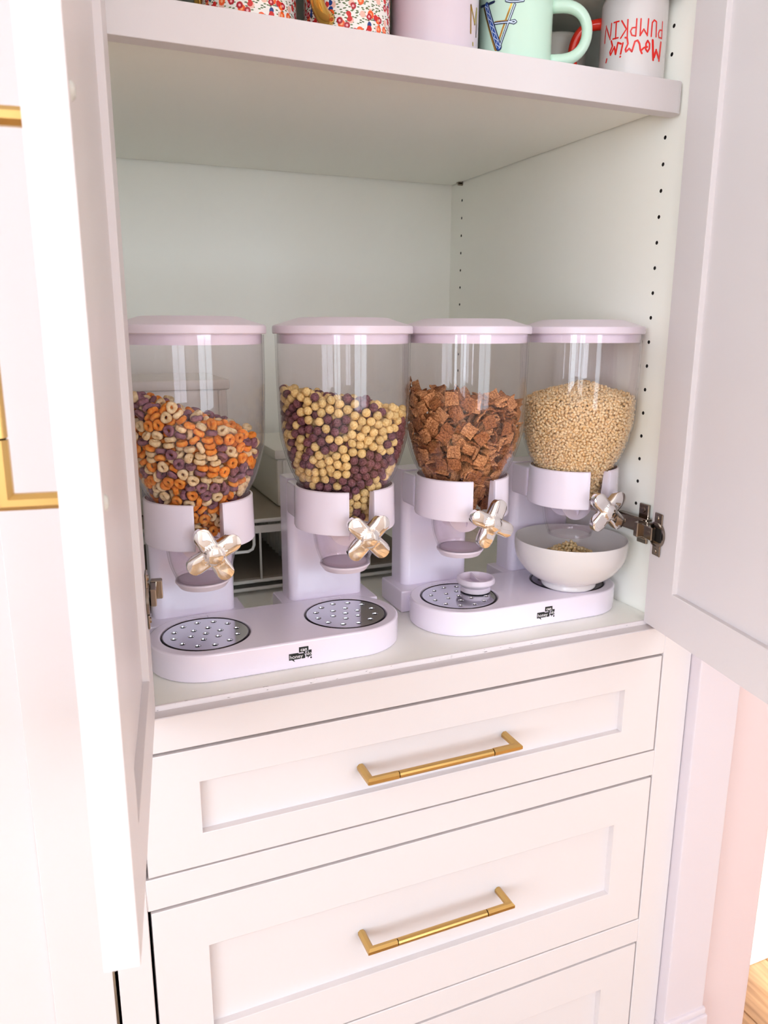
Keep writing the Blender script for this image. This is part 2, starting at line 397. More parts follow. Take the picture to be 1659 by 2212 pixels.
def hinge(door, hin, d, n, zc, sx):
    # concealed cup hinge: cup flange on the door's inner face, arm and mounting plate on the side panel
    x = Vector((d[0], d[1], 0)); y = Vector((n[0], n[1], 0))
    Md = Matrix((x, -y, Vector((0, 0, 1)))).transposed().to_4x4(); Md.translation = (hin[0], hin[1], zc)    # local -y... +y points away from the face into the room side
    def L(bm_, name, m, sm=30): o = obj(name, bm_, m, None, sm); place(o, Md, door); return o
    bm = B(); box(bm, .0085, .0265, .0002, .0022, -.029, .029, .0008, 1); L(bm, 'hinge_flange', M_NICKEL)
    me = lathe_mesh([(.0155, 0), (.0175, .0004), (.0175, .0030), (.0155, .0034), (.0150, .0008), (.0, .0008)], 28)
    me.transform(Matrix.Translation((.0165, 0, 0)) @ Matrix.Rotation(-math.pi/2, 4, 'X')); o = link('hinge_cup', me, M_NICKEL, None, 30); place(o, Md, door)
    bm = B(); box(bm, .010, .028, .0009, .0028, -.0095, .0095, .0005, 1); L(bm, 'hinge_cup_recess', M_NICKELD)
    for z in (-.0225, .0225):
        me = lathe_mesh([(0, .0036), (.0028, .0034), (.0034, .0022), (.0034, .0018)], 14); me.transform(Matrix.Translation((.0165, 0, z)) @ Matrix.Rotation(-math.pi/2, 4, 'X'))
        o = link('hinge_screw', me, M_NICKEL, None, 30); place(o, Md, door)
    bm = B(); box(bm, -.013, .016, .0030, .0095, -.0090, .0090, .001, 1); box(bm, -.020, -.010, .0030, .0150, -.0100, .0100, .001, 1); L(bm, 'hinge_link', M_NICKEL)
    # wall side, in world axes
    wx = 0.0 if sx > 0 else -.704
    def w(bm_, a, b_, y0, y1, z0, z1, bev=.0008): box(bm_, wx-sx*a, wx-sx*b_, y0, y1, z0, z1, bev, 1)
    bm = B(); w(bm, .0002, .0045, -.031, -.012, zc-.028, zc+.028, .0008); keep(obj('hinge_mounting_plate', bm, M_NICKEL, None, 30), CAB)
    bm = B(); w(bm, .0045, .0150, -.040, .0215, zc-.0105, zc+.0105, .001); w(bm, .0150, .0168, -.034, .0215, zc-.0092, zc+.0092, .0005)
    w(bm, .0080, .0245, -.052, -.030, zc-.0150, zc+.0085, .0015); keep(obj('hinge_arm', bm, M_NICKEL, None, 30), CAB)
    for zz, yy in ((zc+.020, -.0215), (zc, .003)):
        me = lathe_mesh([(0, .0012), (.0036, .001), (.0042, 0)], 14); me.transform(Matrix.Translation((wx-sx*(.0046 if zz > zc else .0168), yy, zz)) @ Matrix.Rotation(-sx*math.pi/2, 4, 'Y'))
        keep(link('hinge_screw', me, M_NICKEL, None, 30), CAB)

def door(hin, ang, side):
    # hin = inner hinge corner (x, y); ang = plan angle of the leaf; side = +1 right, -1 left
    Wd, Hd, T, fr = .3515, 1.478, .0225, .060
    z0 = FL-.0005
    d = (math.sin(ang), -math.cos(ang)); n = (side*math.cos(ang), side*math.sin(ang))      # n points out of the outer face
    x = Vector((d[0], d[1], 0)); z = Vector((0, 0, 1)); y = z.cross(x)
    s = 1 if y.dot(Vector((n[0], n[1], 0))) > 0 else -1
    M = Matrix((x, y, z)).transposed().to_4x4(); M.translation = (hin[0], hin[1], z0)
    Fl = Matrix.Diagonal((1, s, 1, 1))
    bm = B(); shaker(bm, Wd, Hd, T, fr); bmesh.ops.transform(bm, matrix=Fl, verts=bm.verts)
    do = obj('door', bm, M_WHITE, None, 40); place(do, M, CAB)
    bm = B(); box(bm, fr-.002, Wd-fr+.002, .0068, T-.0068, fr-.002, Hd-fr+.002); bmesh.ops.transform(bm, matrix=Fl, verts=bm.verts)
    place(obj('door_panel', bm, M_WHITE), M, do)
    h = bpy.data.objects.new('handle', HM); COL.objects.link(h); h['label'] = 'brushed brass bar handle'
    # vertical handle on the outer face near the free edge
    hz = 1.3148
    Mh = Matrix((Vector((0, 0, 1)), -Vector((n[0], n[1], 0)), Vector((0, 0, 1)).cross(-Vector((n[0], n[1], 0))))).transposed().to_4x4()
    p = Vector((hin[0], hin[1], 0))+x*(Wd-.030)+Vector((n[0], n[1], 0))*T; Mh.translation = (p.x, p.y, hz)
    place(h, Mh, do)
    for zz in (1.425, 1.215):
        me = lathe_mesh([(0, .0022), (.0035, .0018), (.0050, 0)], 16); o = link('bumper', me, mat('clear_bumper', (206, 206, 200), .2), None, True)
        Mb = Matrix((z, x, -Vector((n[0], n[1], 0)))).transposed().to_4x4(); q = Vector((hin[0], hin[1], 0))+x*(Wd-.012); Mb.translation = (q.x, q.y, zz)
        if Mb.determinant() < 0: Mb = Mb @ Matrix.Diagonal((1, -1, 1, 1))
        place(o, Mb, do)
    for zc in (1.0455, 2.23): hinge(do, hin, d, n, zc, side)
    return do
door((-.6795, -.064), -math.atan2(.0503, .3485), -1)
door((-.0240, -.061), -math.radians(10.37), 1)

# adjustable shelf with a thick front lip, and the one above it
def shelf(z, label, lipdrop=.012):
    s = empty('shelf', (-.352, .28, z), label, 'shelf')
    bm = B(); box(bm, -.7010, -.0030, -.012, .580, z-.0245, z, .0006, 1); keep(obj('board', bm, M_MELA, None, 40), s)
    prof = [(-.7028, -.0095), (-.7028, -.030)]
    R = .010; prof += [(-.0015-R+R*math.sin(a), -.030+R-R*math.cos(a)) for a in [math.pi/2*i/8 for i in range(9)]] + [(-.0015, -.0095)]
    me = plate([prof], .0245+lipdrop, .0008, 2); me.transform(Matrix.Translation((0, 0, z-(.0245+lipdrop)/2))); keep(link('front_lip', me, M_WHITE, None, 40), s)
    for x in (-.7025, -.0015):
        for y in (0, .543):
            bm = B(); sx = 1 if x < -.3 else -1
            tube(bm, [(x-sx*.0015, y, z-.0285), (x+sx*.008, y, z-.0285)], .0024, 8); box(bm, min(x, x+sx*.009), max(x, x+sx*.009), y-.005, y+.005, z-.0266, z-.0250); keep(obj('shelf_pin', bm, M_NICKEL, None, 30), s)
    return s
shelf(1.607, 'white adjustable shelf with thick front lip holding the mugs')
shelf(1.744, 'white shelf above the mugs, set low to keep the space behind dark')  # upper shelf, lowered to shut light out behind the mugs

# neighbouring tall cabinet at the left
TC = empty('tall_cabinet', (-1.06, .25, 0), 'tall white cabinet with flat recessed door beside the left pantry door', 'cabinet')
bm = B(); box(bm, -1.365, -.7458, -.052, .6, .09, ZT+.03); keep(obj('body', bm, M_WHITE), TC)
bm = B(); box(bm, -1.36, -.76, -.02, .0, 0, .1); keep(obj('toe_kick', bm, M_WHITE), TC)
bm = B(); shaker(bm, .6138, 2.30, .022, .061); o = obj('door', bm, M_WHITE, None, 40); place(o, Matrix.Translation((-1.3595, FY, .11)), TC)
bm = B(); box(bm, .059, .5548, .008, .018, .059, 2.241); p = obj('door_panel', bm, M_WHITE); place(p, Matrix.Translation((-1.3595, FY, .11)), o)

# ------------------------------------------------------------------ cereal dispensers
BH = .034
HP_OUT = [(.0812, .3865), (.0808, .34), (.0800, .31), (.0785, .27), (.0765, .258), (.0732, .245), (.0665, .225), (.0585, .209), (.0482, .190), (.0412, .172), (.0400, .160),
          (.0402, .150), (.0398, .140), (.0375, .125), (.0340, .114), (.0312, .108), (.0300, .1045)]
HP_IN = [(max(r-.0022, .01), h) for r, h in HP_OUT]
def smooth_prof(p, n=3):
    # Catmull-Rom refinement of a profile
    out = []
    for i in range(len(p)-1):
        p0, p1, p2, p3 = p[max(i-1, 0)], p[i], p[i+1], p[min(i+2, len(p)-1)]
        for k in range(n):
            t = k/n
            out.append(tuple(.5*((2*p1[j])+(-p0[j]+p2[j])*t+(2*p0[j]-5*p1[j]+4*p2[j]-p3[j])*t*t+(-p0[j]+3*p1[j]-3*p2[j]+p3[j])*t**3) for j in (0, 1)))
    return out+[p[-1]]
ME_HOPPER = lathe_mesh(smooth_prof(HP_OUT)+smooth_prof(HP_IN)[::-1], 72, close=True); ME_HOPPER.materials.append(M_CLEAR)
ME_LID = lathe_mesh([(0, .4065), (.050, .4062), (.054, .4058), (.074, .3995), (.0815, .3975), (.0832, .3965), (.0838, .3945), (.0838, .3885), (.0828, .3875), (.078, .3875), (0, .3875)], 72); ME_LID.materials.append(M_LAVD)
ME_LIDRIM = lathe_mesh([(.0785, .3880), (.0785, .3780), (.0780, .3765), (.0770, .3765), (.0765, .3775), (.0765, .3880)], 72); ME_LIDRIM.materials.append(M_LAV)
ME_CAP = lathe_mesh([(0, .1045), (.0290, .1045), (.0318, .1038), (.0320, .1020), (.0275, .0955), (.0255, .0950), (.0245, .0965), (.0235, .1010), (0, .1010)], 56); ME_CAP.materials.append(M_LAVD)
ME_OUTRING = lathe_mesh([(.0298, .1045), (.0312, .1052), (.0316, .1075), (.0303, .1085), (.0292, .1070), (.0290, .1045)], 56, close=True); ME_OUTRING.materials.append(M_CLEAR)
for m_ in (ME_HOPPER, ME_LID, ME_LIDRIM, ME_CAP, ME_OUTRING):
    m_.polygons.foreach_set('use_smooth', [True]*len(m_.polygons)); m_.set_sharp_from_angle(angle=math.radians(38))
def collar_mesh():
    # ring with a front slot (facing -y), slightly wider at the bottom, rounded lips
    half = math.asin(.0158/.062); a0 = -math.pi/2+half; a1 = 3*math.pi/2-half
    prof = [(.0612, .2060), (.0622, .2050), (.0632, .1560), (.0624, .1540), (.0606, .1536), (.0598, .1550), (.0590, .2050), (.0598, .2062)]
    me = lathe_mesh(prof, 72, close=True, a0=a0, a1=a1)
    bm = bmesh.new(); bm.from_mesh(me)
    # slot cheeks: short walls turning in toward the hopper
    for s in (-1, 1):
        x = s*.0158
        vs = [(x, -.0600, .1545), (x, -.0600, .2050), (x*.92, -.0490, .2040), (x*.92, -.0440, .1560)]
        a = [bm.verts.new(v) for v in vs]; b_ = [bm.verts.new((v[0]+s*.0022, v[1], v[2])) for v in vs]
        bm.faces.new(a); bm.faces.new(b_[::-1])
        for i in range(4): bm.faces.new((a[i], b_[i], b_[(i+1) % 4], a[(i+1) % 4]))
    bmesh.ops.recalc_face_normals(bm, faces=bm.faces)
    # neck that joins the collar to the column
    box(bm, -.054, .054, .036, .076, .156, .2005, .004, 2)
    bm.to_mesh(me); bm.free(); me.materials.append(M_LAV)
    me.polygons.foreach_set('use_smooth', [True]*len(me.polygons)); me.set_sharp_from_angle(angle=math.radians(38))
    return me
ME_COLLAR = collar_mesh()
def column_mesh():
    r = .012; hw = .0525; y0, y1 = .0715, .112
    P = [(-hw, y1), (-hw, y0+r)]+[(-hw+r-r*math.cos(a), y0+r-r*math.sin(a)) for a in [math.pi/2*i/6 for i in range(1, 7)]]
    P += [(hw-r+r*math.sin(a), y0+r-r*math.cos(a)) for a in [math.pi/2*i/6 for i in range(0, 7)]]+[(hw, y1)]
    me = plate([P], .172, .0015, 2); me.transform(Matrix.Translation((0, 0, .030+.086))); me.materials.append(M_LAV)
    me.polygons.foreach_set('use_smooth', [True]*len(me.polygons)); me.set_sharp_from_angle(angle=math.radians(38)); return me
ME_COLUMN = column_mesh()
bm = B(); box(bm, -.0655, .0655, .048, .122, .0003, .0325, .003, 2)
ME_FOOT = bpy.data.meshes.new('foot'); bm.to_mesh(ME_FOOT); bm.free(); ME_FOOT.materials.append(M_LAV)
ME_FOOT.polygons.foreach_set('use_smooth', [True]*len(ME_FOOT.polygons)); ME_FOOT.set_sharp_from_angle(angle=math.radians(38))
def knob_mesh():
    N, K = 144, 14; bm = B(); rings = []
    def rad(a):
        # union of four round-ended arms
        d = (a+math.pi/4) % (math.pi/2)-math.pi/4; L_, p_ = .0222, .0100
        sd = abs(math.sin(d)); end = L_*math.cos(d)+math.sqrt(max(0, p_*p_-(L_*sd)**2)) if L_*sd < p_ else 0
        side = p_/max(sd, 1e-4)
        r_ = min(end, 1) if end and L_*math.cos(d) < end and (end*math.cos(d) > L_) else min(side, .0322)
        return r_ - .0012*math.cos(4*a)*0
    for j in range(K+1):
        s = j/K; ring = []
        for i in range(N):
            a = 2*math.pi*i/N; R_ = rad(a)*s
            q = 1-s**5
            y = -(.0045+.0026*q) - (.0036*math.sqrt(max(0, 1-(R_/.0110)**2)) if R_ < .0110 else 0)
            ring.append((R_*math.cos(a), y, R_*math.sin(a)))
        rings.append(ring)
    V = [[bm.verts.new(p) for p in rg] for rg in rings[1:]]; c = bm.verts.new(rings[0][0])
    for i in range(N): bm.faces.new((c, V[0][i], V[0][(i+1) % N]))
    for A_, B_ in zip(V, V[1:]):
        for i in range(N): bm.faces.new((A_[i], B_[i], B_[(i+1) % N], A_[(i+1) % N]))
    back = []
    for y, k in ((-.0025, 1.015), (.0040, 1.0), (.0048, .95)):
        back.append([bm.verts.new((p[0]*k, y, p[2]*k)) for p in rings[-1]])
    prev = V[-1]
    for bk in back:
        for i in range(N): bm.faces.new((prev[i], bk[i], bk[(i+1) % N], prev[(i+1) % N]))
        prev = bk
    bm.faces.new(prev)
    tube(bm, [(0, .004, 0), (0, .030, 0)], .0055, 14)
    bmesh.ops.recalc_face_normals(bm, faces=bm.faces)
    me = bpy.data.meshes.new('knob'); bm.to_mesh(me); bm.free(); me.materials.append(M_CHROME)
    me.polygons.foreach_set('use_smooth', [True]*len(me.polygons)); me.set_sharp_from_angle(angle=math.radians(50)); return me
ME_KNOB = knob_mesh()
def paddle_mesh():
    bm = B(); tube(bm, [(0, -.040, .1555), (0, .038, .1555)], .006, 14)
    # soft blades of the metering wheel: rounded tongues hanging in the clear bowl
    for k in range(5):
        a = -math.pi/2+2*math.pi*k/5
        P = [(-.020, 0), (-.020, -.010)]+[(.020*math.cos(t), -.010-.020*math.sin(t)) for t in [math.pi-math.pi*i/10 for i in range(1, 10)]]+[(.020, -.010), (.020, 0)]
        fr = [];bk = []
        for u, v in P:
            v = v*.92
            c, s = math.cos(a+math.pi/2), math.sin(a+math.pi/2)
            fr.append(bm.verts.new((-v*math.cos(a)*1.0, u, .1555-v*math.sin(a)))); bk.append(bm.verts.new((-v*math.cos(a)+.0008*c, u, .1555-v*math.sin(a)+.0008*s)))
        bm.faces.new(fr); bm.faces.new(bk[::-1])
        for i in range(len(P)): bm.faces.new((fr[i], fr[(i+1) % len(P)], bk[(i+1) % len(P)], bk[i]))
    for y in (-.016, .014):
        for z_, R_ in ((.1555, .0270),):
            fr = [bm.verts.new((R_*math.cos(t), y, z_+R_*math.sin(t))) for t in [math.pi+math.pi*i/20 for i in range(21)]]; bk = [bm.verts.new((v.co.x, y+.0014, v.co.z)) for v in fr]
            bm.faces.new(fr); bm.faces.new(bk[::-1])
            for i in range(21): bm.faces.new((fr[i], fr[(i+1) % 21], bk[(i+1) % 21], bk[i]))
    bmesh.ops.recalc_face_normals(bm, faces=bm.faces)
    me = bpy.data.meshes.new('paddle'); bm.to_mesh(me); bm.free(); me.materials.append(M_LAV); return me
ME_PADDLE = paddle_mesh()
def tray_mesh():
    holes = [(0, 0)]+[(.0185*math.cos(math.pi*i/3+.2), .0185*math.sin(math.pi*i/3+.2)) for i in range(6)]+[(.0385*math.cos(math.pi*i/6+.1), .0385*math.sin(math.pi*i/6+.1)) for i in range(12)]
    me = plate([circ(0, 0, .0505, 64)]+[circ(x, y, .0040, 14) for x, y in holes], .0012)
    bm = bmesh.new(); bm.from_mesh(me)
    for x, y in holes:       # stamped rims sink below the plate
        top = [bm.verts.new((x+.0041*math.cos(a), y+.0041*math.sin(a), .0006)) for a in [2*math.pi*i/14 for i in range(14)]]
        bot = [bm.verts.new((x+.0036*math.cos(a), y+.0036*math.sin(a), -.0009)) for a in [2*math.pi*i/14 for i in range(14)]]
        for i in range(14): bm.faces.new((top[i], top[(i+1) % 14], bot[(i+1) % 14], bot[i]))
    # rolled rim
    bm.to_mesh(me); bm.free()
    me.materials.append(M_STEEL); return me
ME_TRAY = tray_mesh()
ME_TRAYRIM = lathe_mesh([(.0505, .0006), (.0516, .0012), (.0522, .0004), (.0522, -.003), (.0505, -.003)], 72, close=True); ME_TRAYRIM.materials.append(mat('dark_tray_edge', (70, 62, 66), .2, metal=1))
ME_TRAYRIM.polygons.foreach_set('use_smooth', [True]*len(ME_TRAYRIM.polygons))

ME_HOLESHADE = plate([circ(0, 0, .0515, 48)], .0008); ME_HOLESHADE.materials.append(mat('hole_shade_paint', (52, 46, 50), .4))  # dark disc under the tray plate, stands in for shade below its holes

def base_mesh(half):
    R = .068; N = 24
    P = [(half+R*math.cos(a), R*math.sin(a)) for a in [-math.pi/2+math.pi*i/N for i in range(N+1)]]
    P += [(-half+R*math.cos(a), R*math.sin(a)) for a in [math.pi/2+math.pi*i/N for i in range(N+1)]]
    holes = []
    for s in (-1, 1):
        H = []
        for i in range(64):
            a = 2*math.pi*i/64; x, y = .0530*math.cos(a), .0530*math.sin(a)
            if abs(x) < .0125 and y > 0:
                if not H or H[-1] != 'n':
                    H += [(s*half+.0125, y-.0005), (s*half+.0120, .0600), (s*half-.0120, .0600), (s*half-.0125, y-.0005), 'n']
                continue
            H.append((s*half+x, y))
        holes.append([h for h in H if h != 'n'])
    me = plate([P]+holes, BH, .0026, 3)
    me.transform(Matrix.Translation((0, 0, BH/2+.0002)))
    bm = bmesh.new(); bm.from_mesh(me)
    for s in (-1, 1): bmesh.ops.create_cone(bm, cap_ends=True, segments=40, radius1=.0622, radius2=.0622, depth=BH-.008, matrix=Matrix.Translation((s*half, 0, (BH-.008)/2+.001)))
    bm.to_mesh(me); bm.free(); me.materials.append(M_LAV)
    me.polygons.foreach_set('use_smooth', [True]*len(me.polygons)); me.set_sharp_from_angle(angle=math.radians(35)); return me

def logo(parent, x, y, z):
    # three speech bubbles with lettering printed on the base's front
    def front(me): me.transform(Matrix.Translation((x, y, z)) @ Matrix.Rotation(math.pi/2, 4, 'X')); return me
    bub = [[(-.0150, .0042), (-.0035, .0042), (-.0028, .0030), (.0038, .0030), (.0052, -.0012), (.0048, -.0036), (-.0090, -.0036), (-.0078, -.0068), (-.0115, -.0038), (-.0150, -.0038)],
           [(-.0025, .0110), (.0092, .0110), (.0092, .0050), (.0052, .0050), (.0056, .0005), (.0025, .0044), (-.0025, .0044)],
           [(.0066, .0044), (.0092, .0044), (.0096, .0060), (.0130, .0060), (.0130, -.0018), (.0105, -.0018), (.0080, -.0044), (.0086, -.0022), (.0062, -.0022)]]
    for P, s, cx, cz, sz, bd in zip(bub, ('honey', 'can', 'do'), (-.0062, .0034, .0099), (-.0002, .0076, .0016), (.0066, .0060, .0062), (0, .0001, 0)):
        o = link('logo_bubble', front(plate([P], .0003)), M_BLACK); keep(o, parent)
        t = text_mesh(s, sz, .00005, bd); t.transform(Matrix.Translation((cx, cz, .0002))); keep(link('logo_lettering', front(t), M_PRINTW), parent)
    o = link('logo_mark', front(plate([circ(.0122, -.0040, .0011, 12)], .0003)), M_BLACK); keep(o, parent)

def inst(name, me, M, root, label=None):
    o = bpy.data.objects.new(name, me); COL.objects.link(o); place(o, M, root)
    if name in ('base', 'column', 'foot', 'collar', 'lid', 'outlet_cap'): o.modifiers.new('even_shading', 'WEIGHTED_NORMAL').keep_sharp = True
    if label: o['label'] = label
    return o
def dispenser(cx, cy, half, label, knobs, caps):
    D = empty('cereal_dispenser', (cx, cy, FL), label, 'dispenser', 'twin cereal dispensers')
    T = Matrix.Translation
    b_ = inst('base', base_mesh(half), T((cx, cy, FL)), D)
    logo(b_, cx+.009, cy-.0682, FL+.0155)
    for s, ka, cap in zip((-1, 1), knobs, caps):
        X = cx+s*half; M = T((X, cy, FL))
        inst('foot', ME_FOOT, M, D); inst('column', ME_COLUMN, M, D); inst('collar', ME_COLLAR, M, D)
        t = inst('tray_plate', ME_TRAY, T((X, cy, FL+BH-.0012)), D, 'perforated stainless steel tray plate'); inst('tray_rim', ME_TRAYRIM, T((X, cy, FL+BH-.0010)), t); inst('hole_shade_disc', ME_HOLESHADE, T((X, cy, FL+BH-.0058)), t)
        h = inst('hopper', ME_HOPPER, M, D, 'clear plastic hopper')
        inst('lid', ME_LID, M, h); inst('lid_rim', ME_LIDRIM, M, h); inst('outlet_ring', ME_OUTRING, M, h); inst('paddle_wheel', ME_PADDLE, M, h)
        if cap: inst('outlet_cap', ME_CAP, M, h)
        inst('knob', ME_KNOB, T((X, cy-.0800, FL+.1555)) @ Matrix.Rotation(ka, 4, 'Y'), h, 'four-lobed chrome knob')
    return D
q = math.pi/4
HC = {1: (-.6055, .0425), 2: (-.4255, .0425), 3: (-.2570, .0465), 4: (-.0770, .0465)}
dispenser(-.5155, .0425, .0900, 'left twin dispenser with orange hoops and yellow and purple cereal balls', (q+math.radians(16), q), (True, True))
dispenser(-.1670, .0465, .0900, 'right twin dispenser with cinnamon squares and crisped rice, bowl under one spout', (q-math.radians(20), q), (True, False))

# loose outlet cap lying upside down on the third tray
CP = empty('outlet_cap', (-.2255, .0555, FL+BH+.0002), 'small loose lavender cap with a divider lying on the perforated tray', 'cap')
me = lathe_mesh([(0, .0), (.0200, 0), (.0212, .0010), (.0212, .0062), (.0200, .0072), (.0255, .0115), (.0268, .0130), (.0272, .0150), (.0258, .0200), (.0240, .0203), (.0232, .0195), (.0212, .0105), (0, .0095)], 56)
keep_o = link('cup', me, M_LAVD, None, 38); place(keep_o, Matrix.Translation(CP.location), CP)
bm = B(); box(bm, -.0010, .0010, -.0232, .0232, .0090, .0192, .0005, 1); bmesh.ops.rotate(bm, cent=(0, 0, 0), matrix=Matrix.Rotation(math.radians(-12), 3, 'Z'), verts=bm.verts); o = obj('divider', bm, M_LAVD); place(o, Matrix.Translation(CP.location), CP)

# white footed bowl under the fourth spout
BW = empty('bowl', (-.0885, .0270, FL+BH+.0010), 'white footed ceramic bowl with some crisped rice under the right spout', 'bowl')
bp = [(0, .0045), (.0300, .0045), (.0325, 0), (.0370, 0), (.0385, .0030), (.0380, .0085), (.0520, .0150), (.0660, .0270), (.0755, .0420), (.0785, .0560), (.0790, .0690), (.0783, .0697), (.0772, .0690),
      (.0765, .0560), (.0730, .0430), (.0640, .0295), (.0500, .0190), (.0350, .0135), (0, .0120)]
o = link('bowl_body', lathe_mesh(smooth_prof(bp, 3), 80), M_CERAMIC, None, 50); place(o, Matrix.Translation(BW.location), BW)

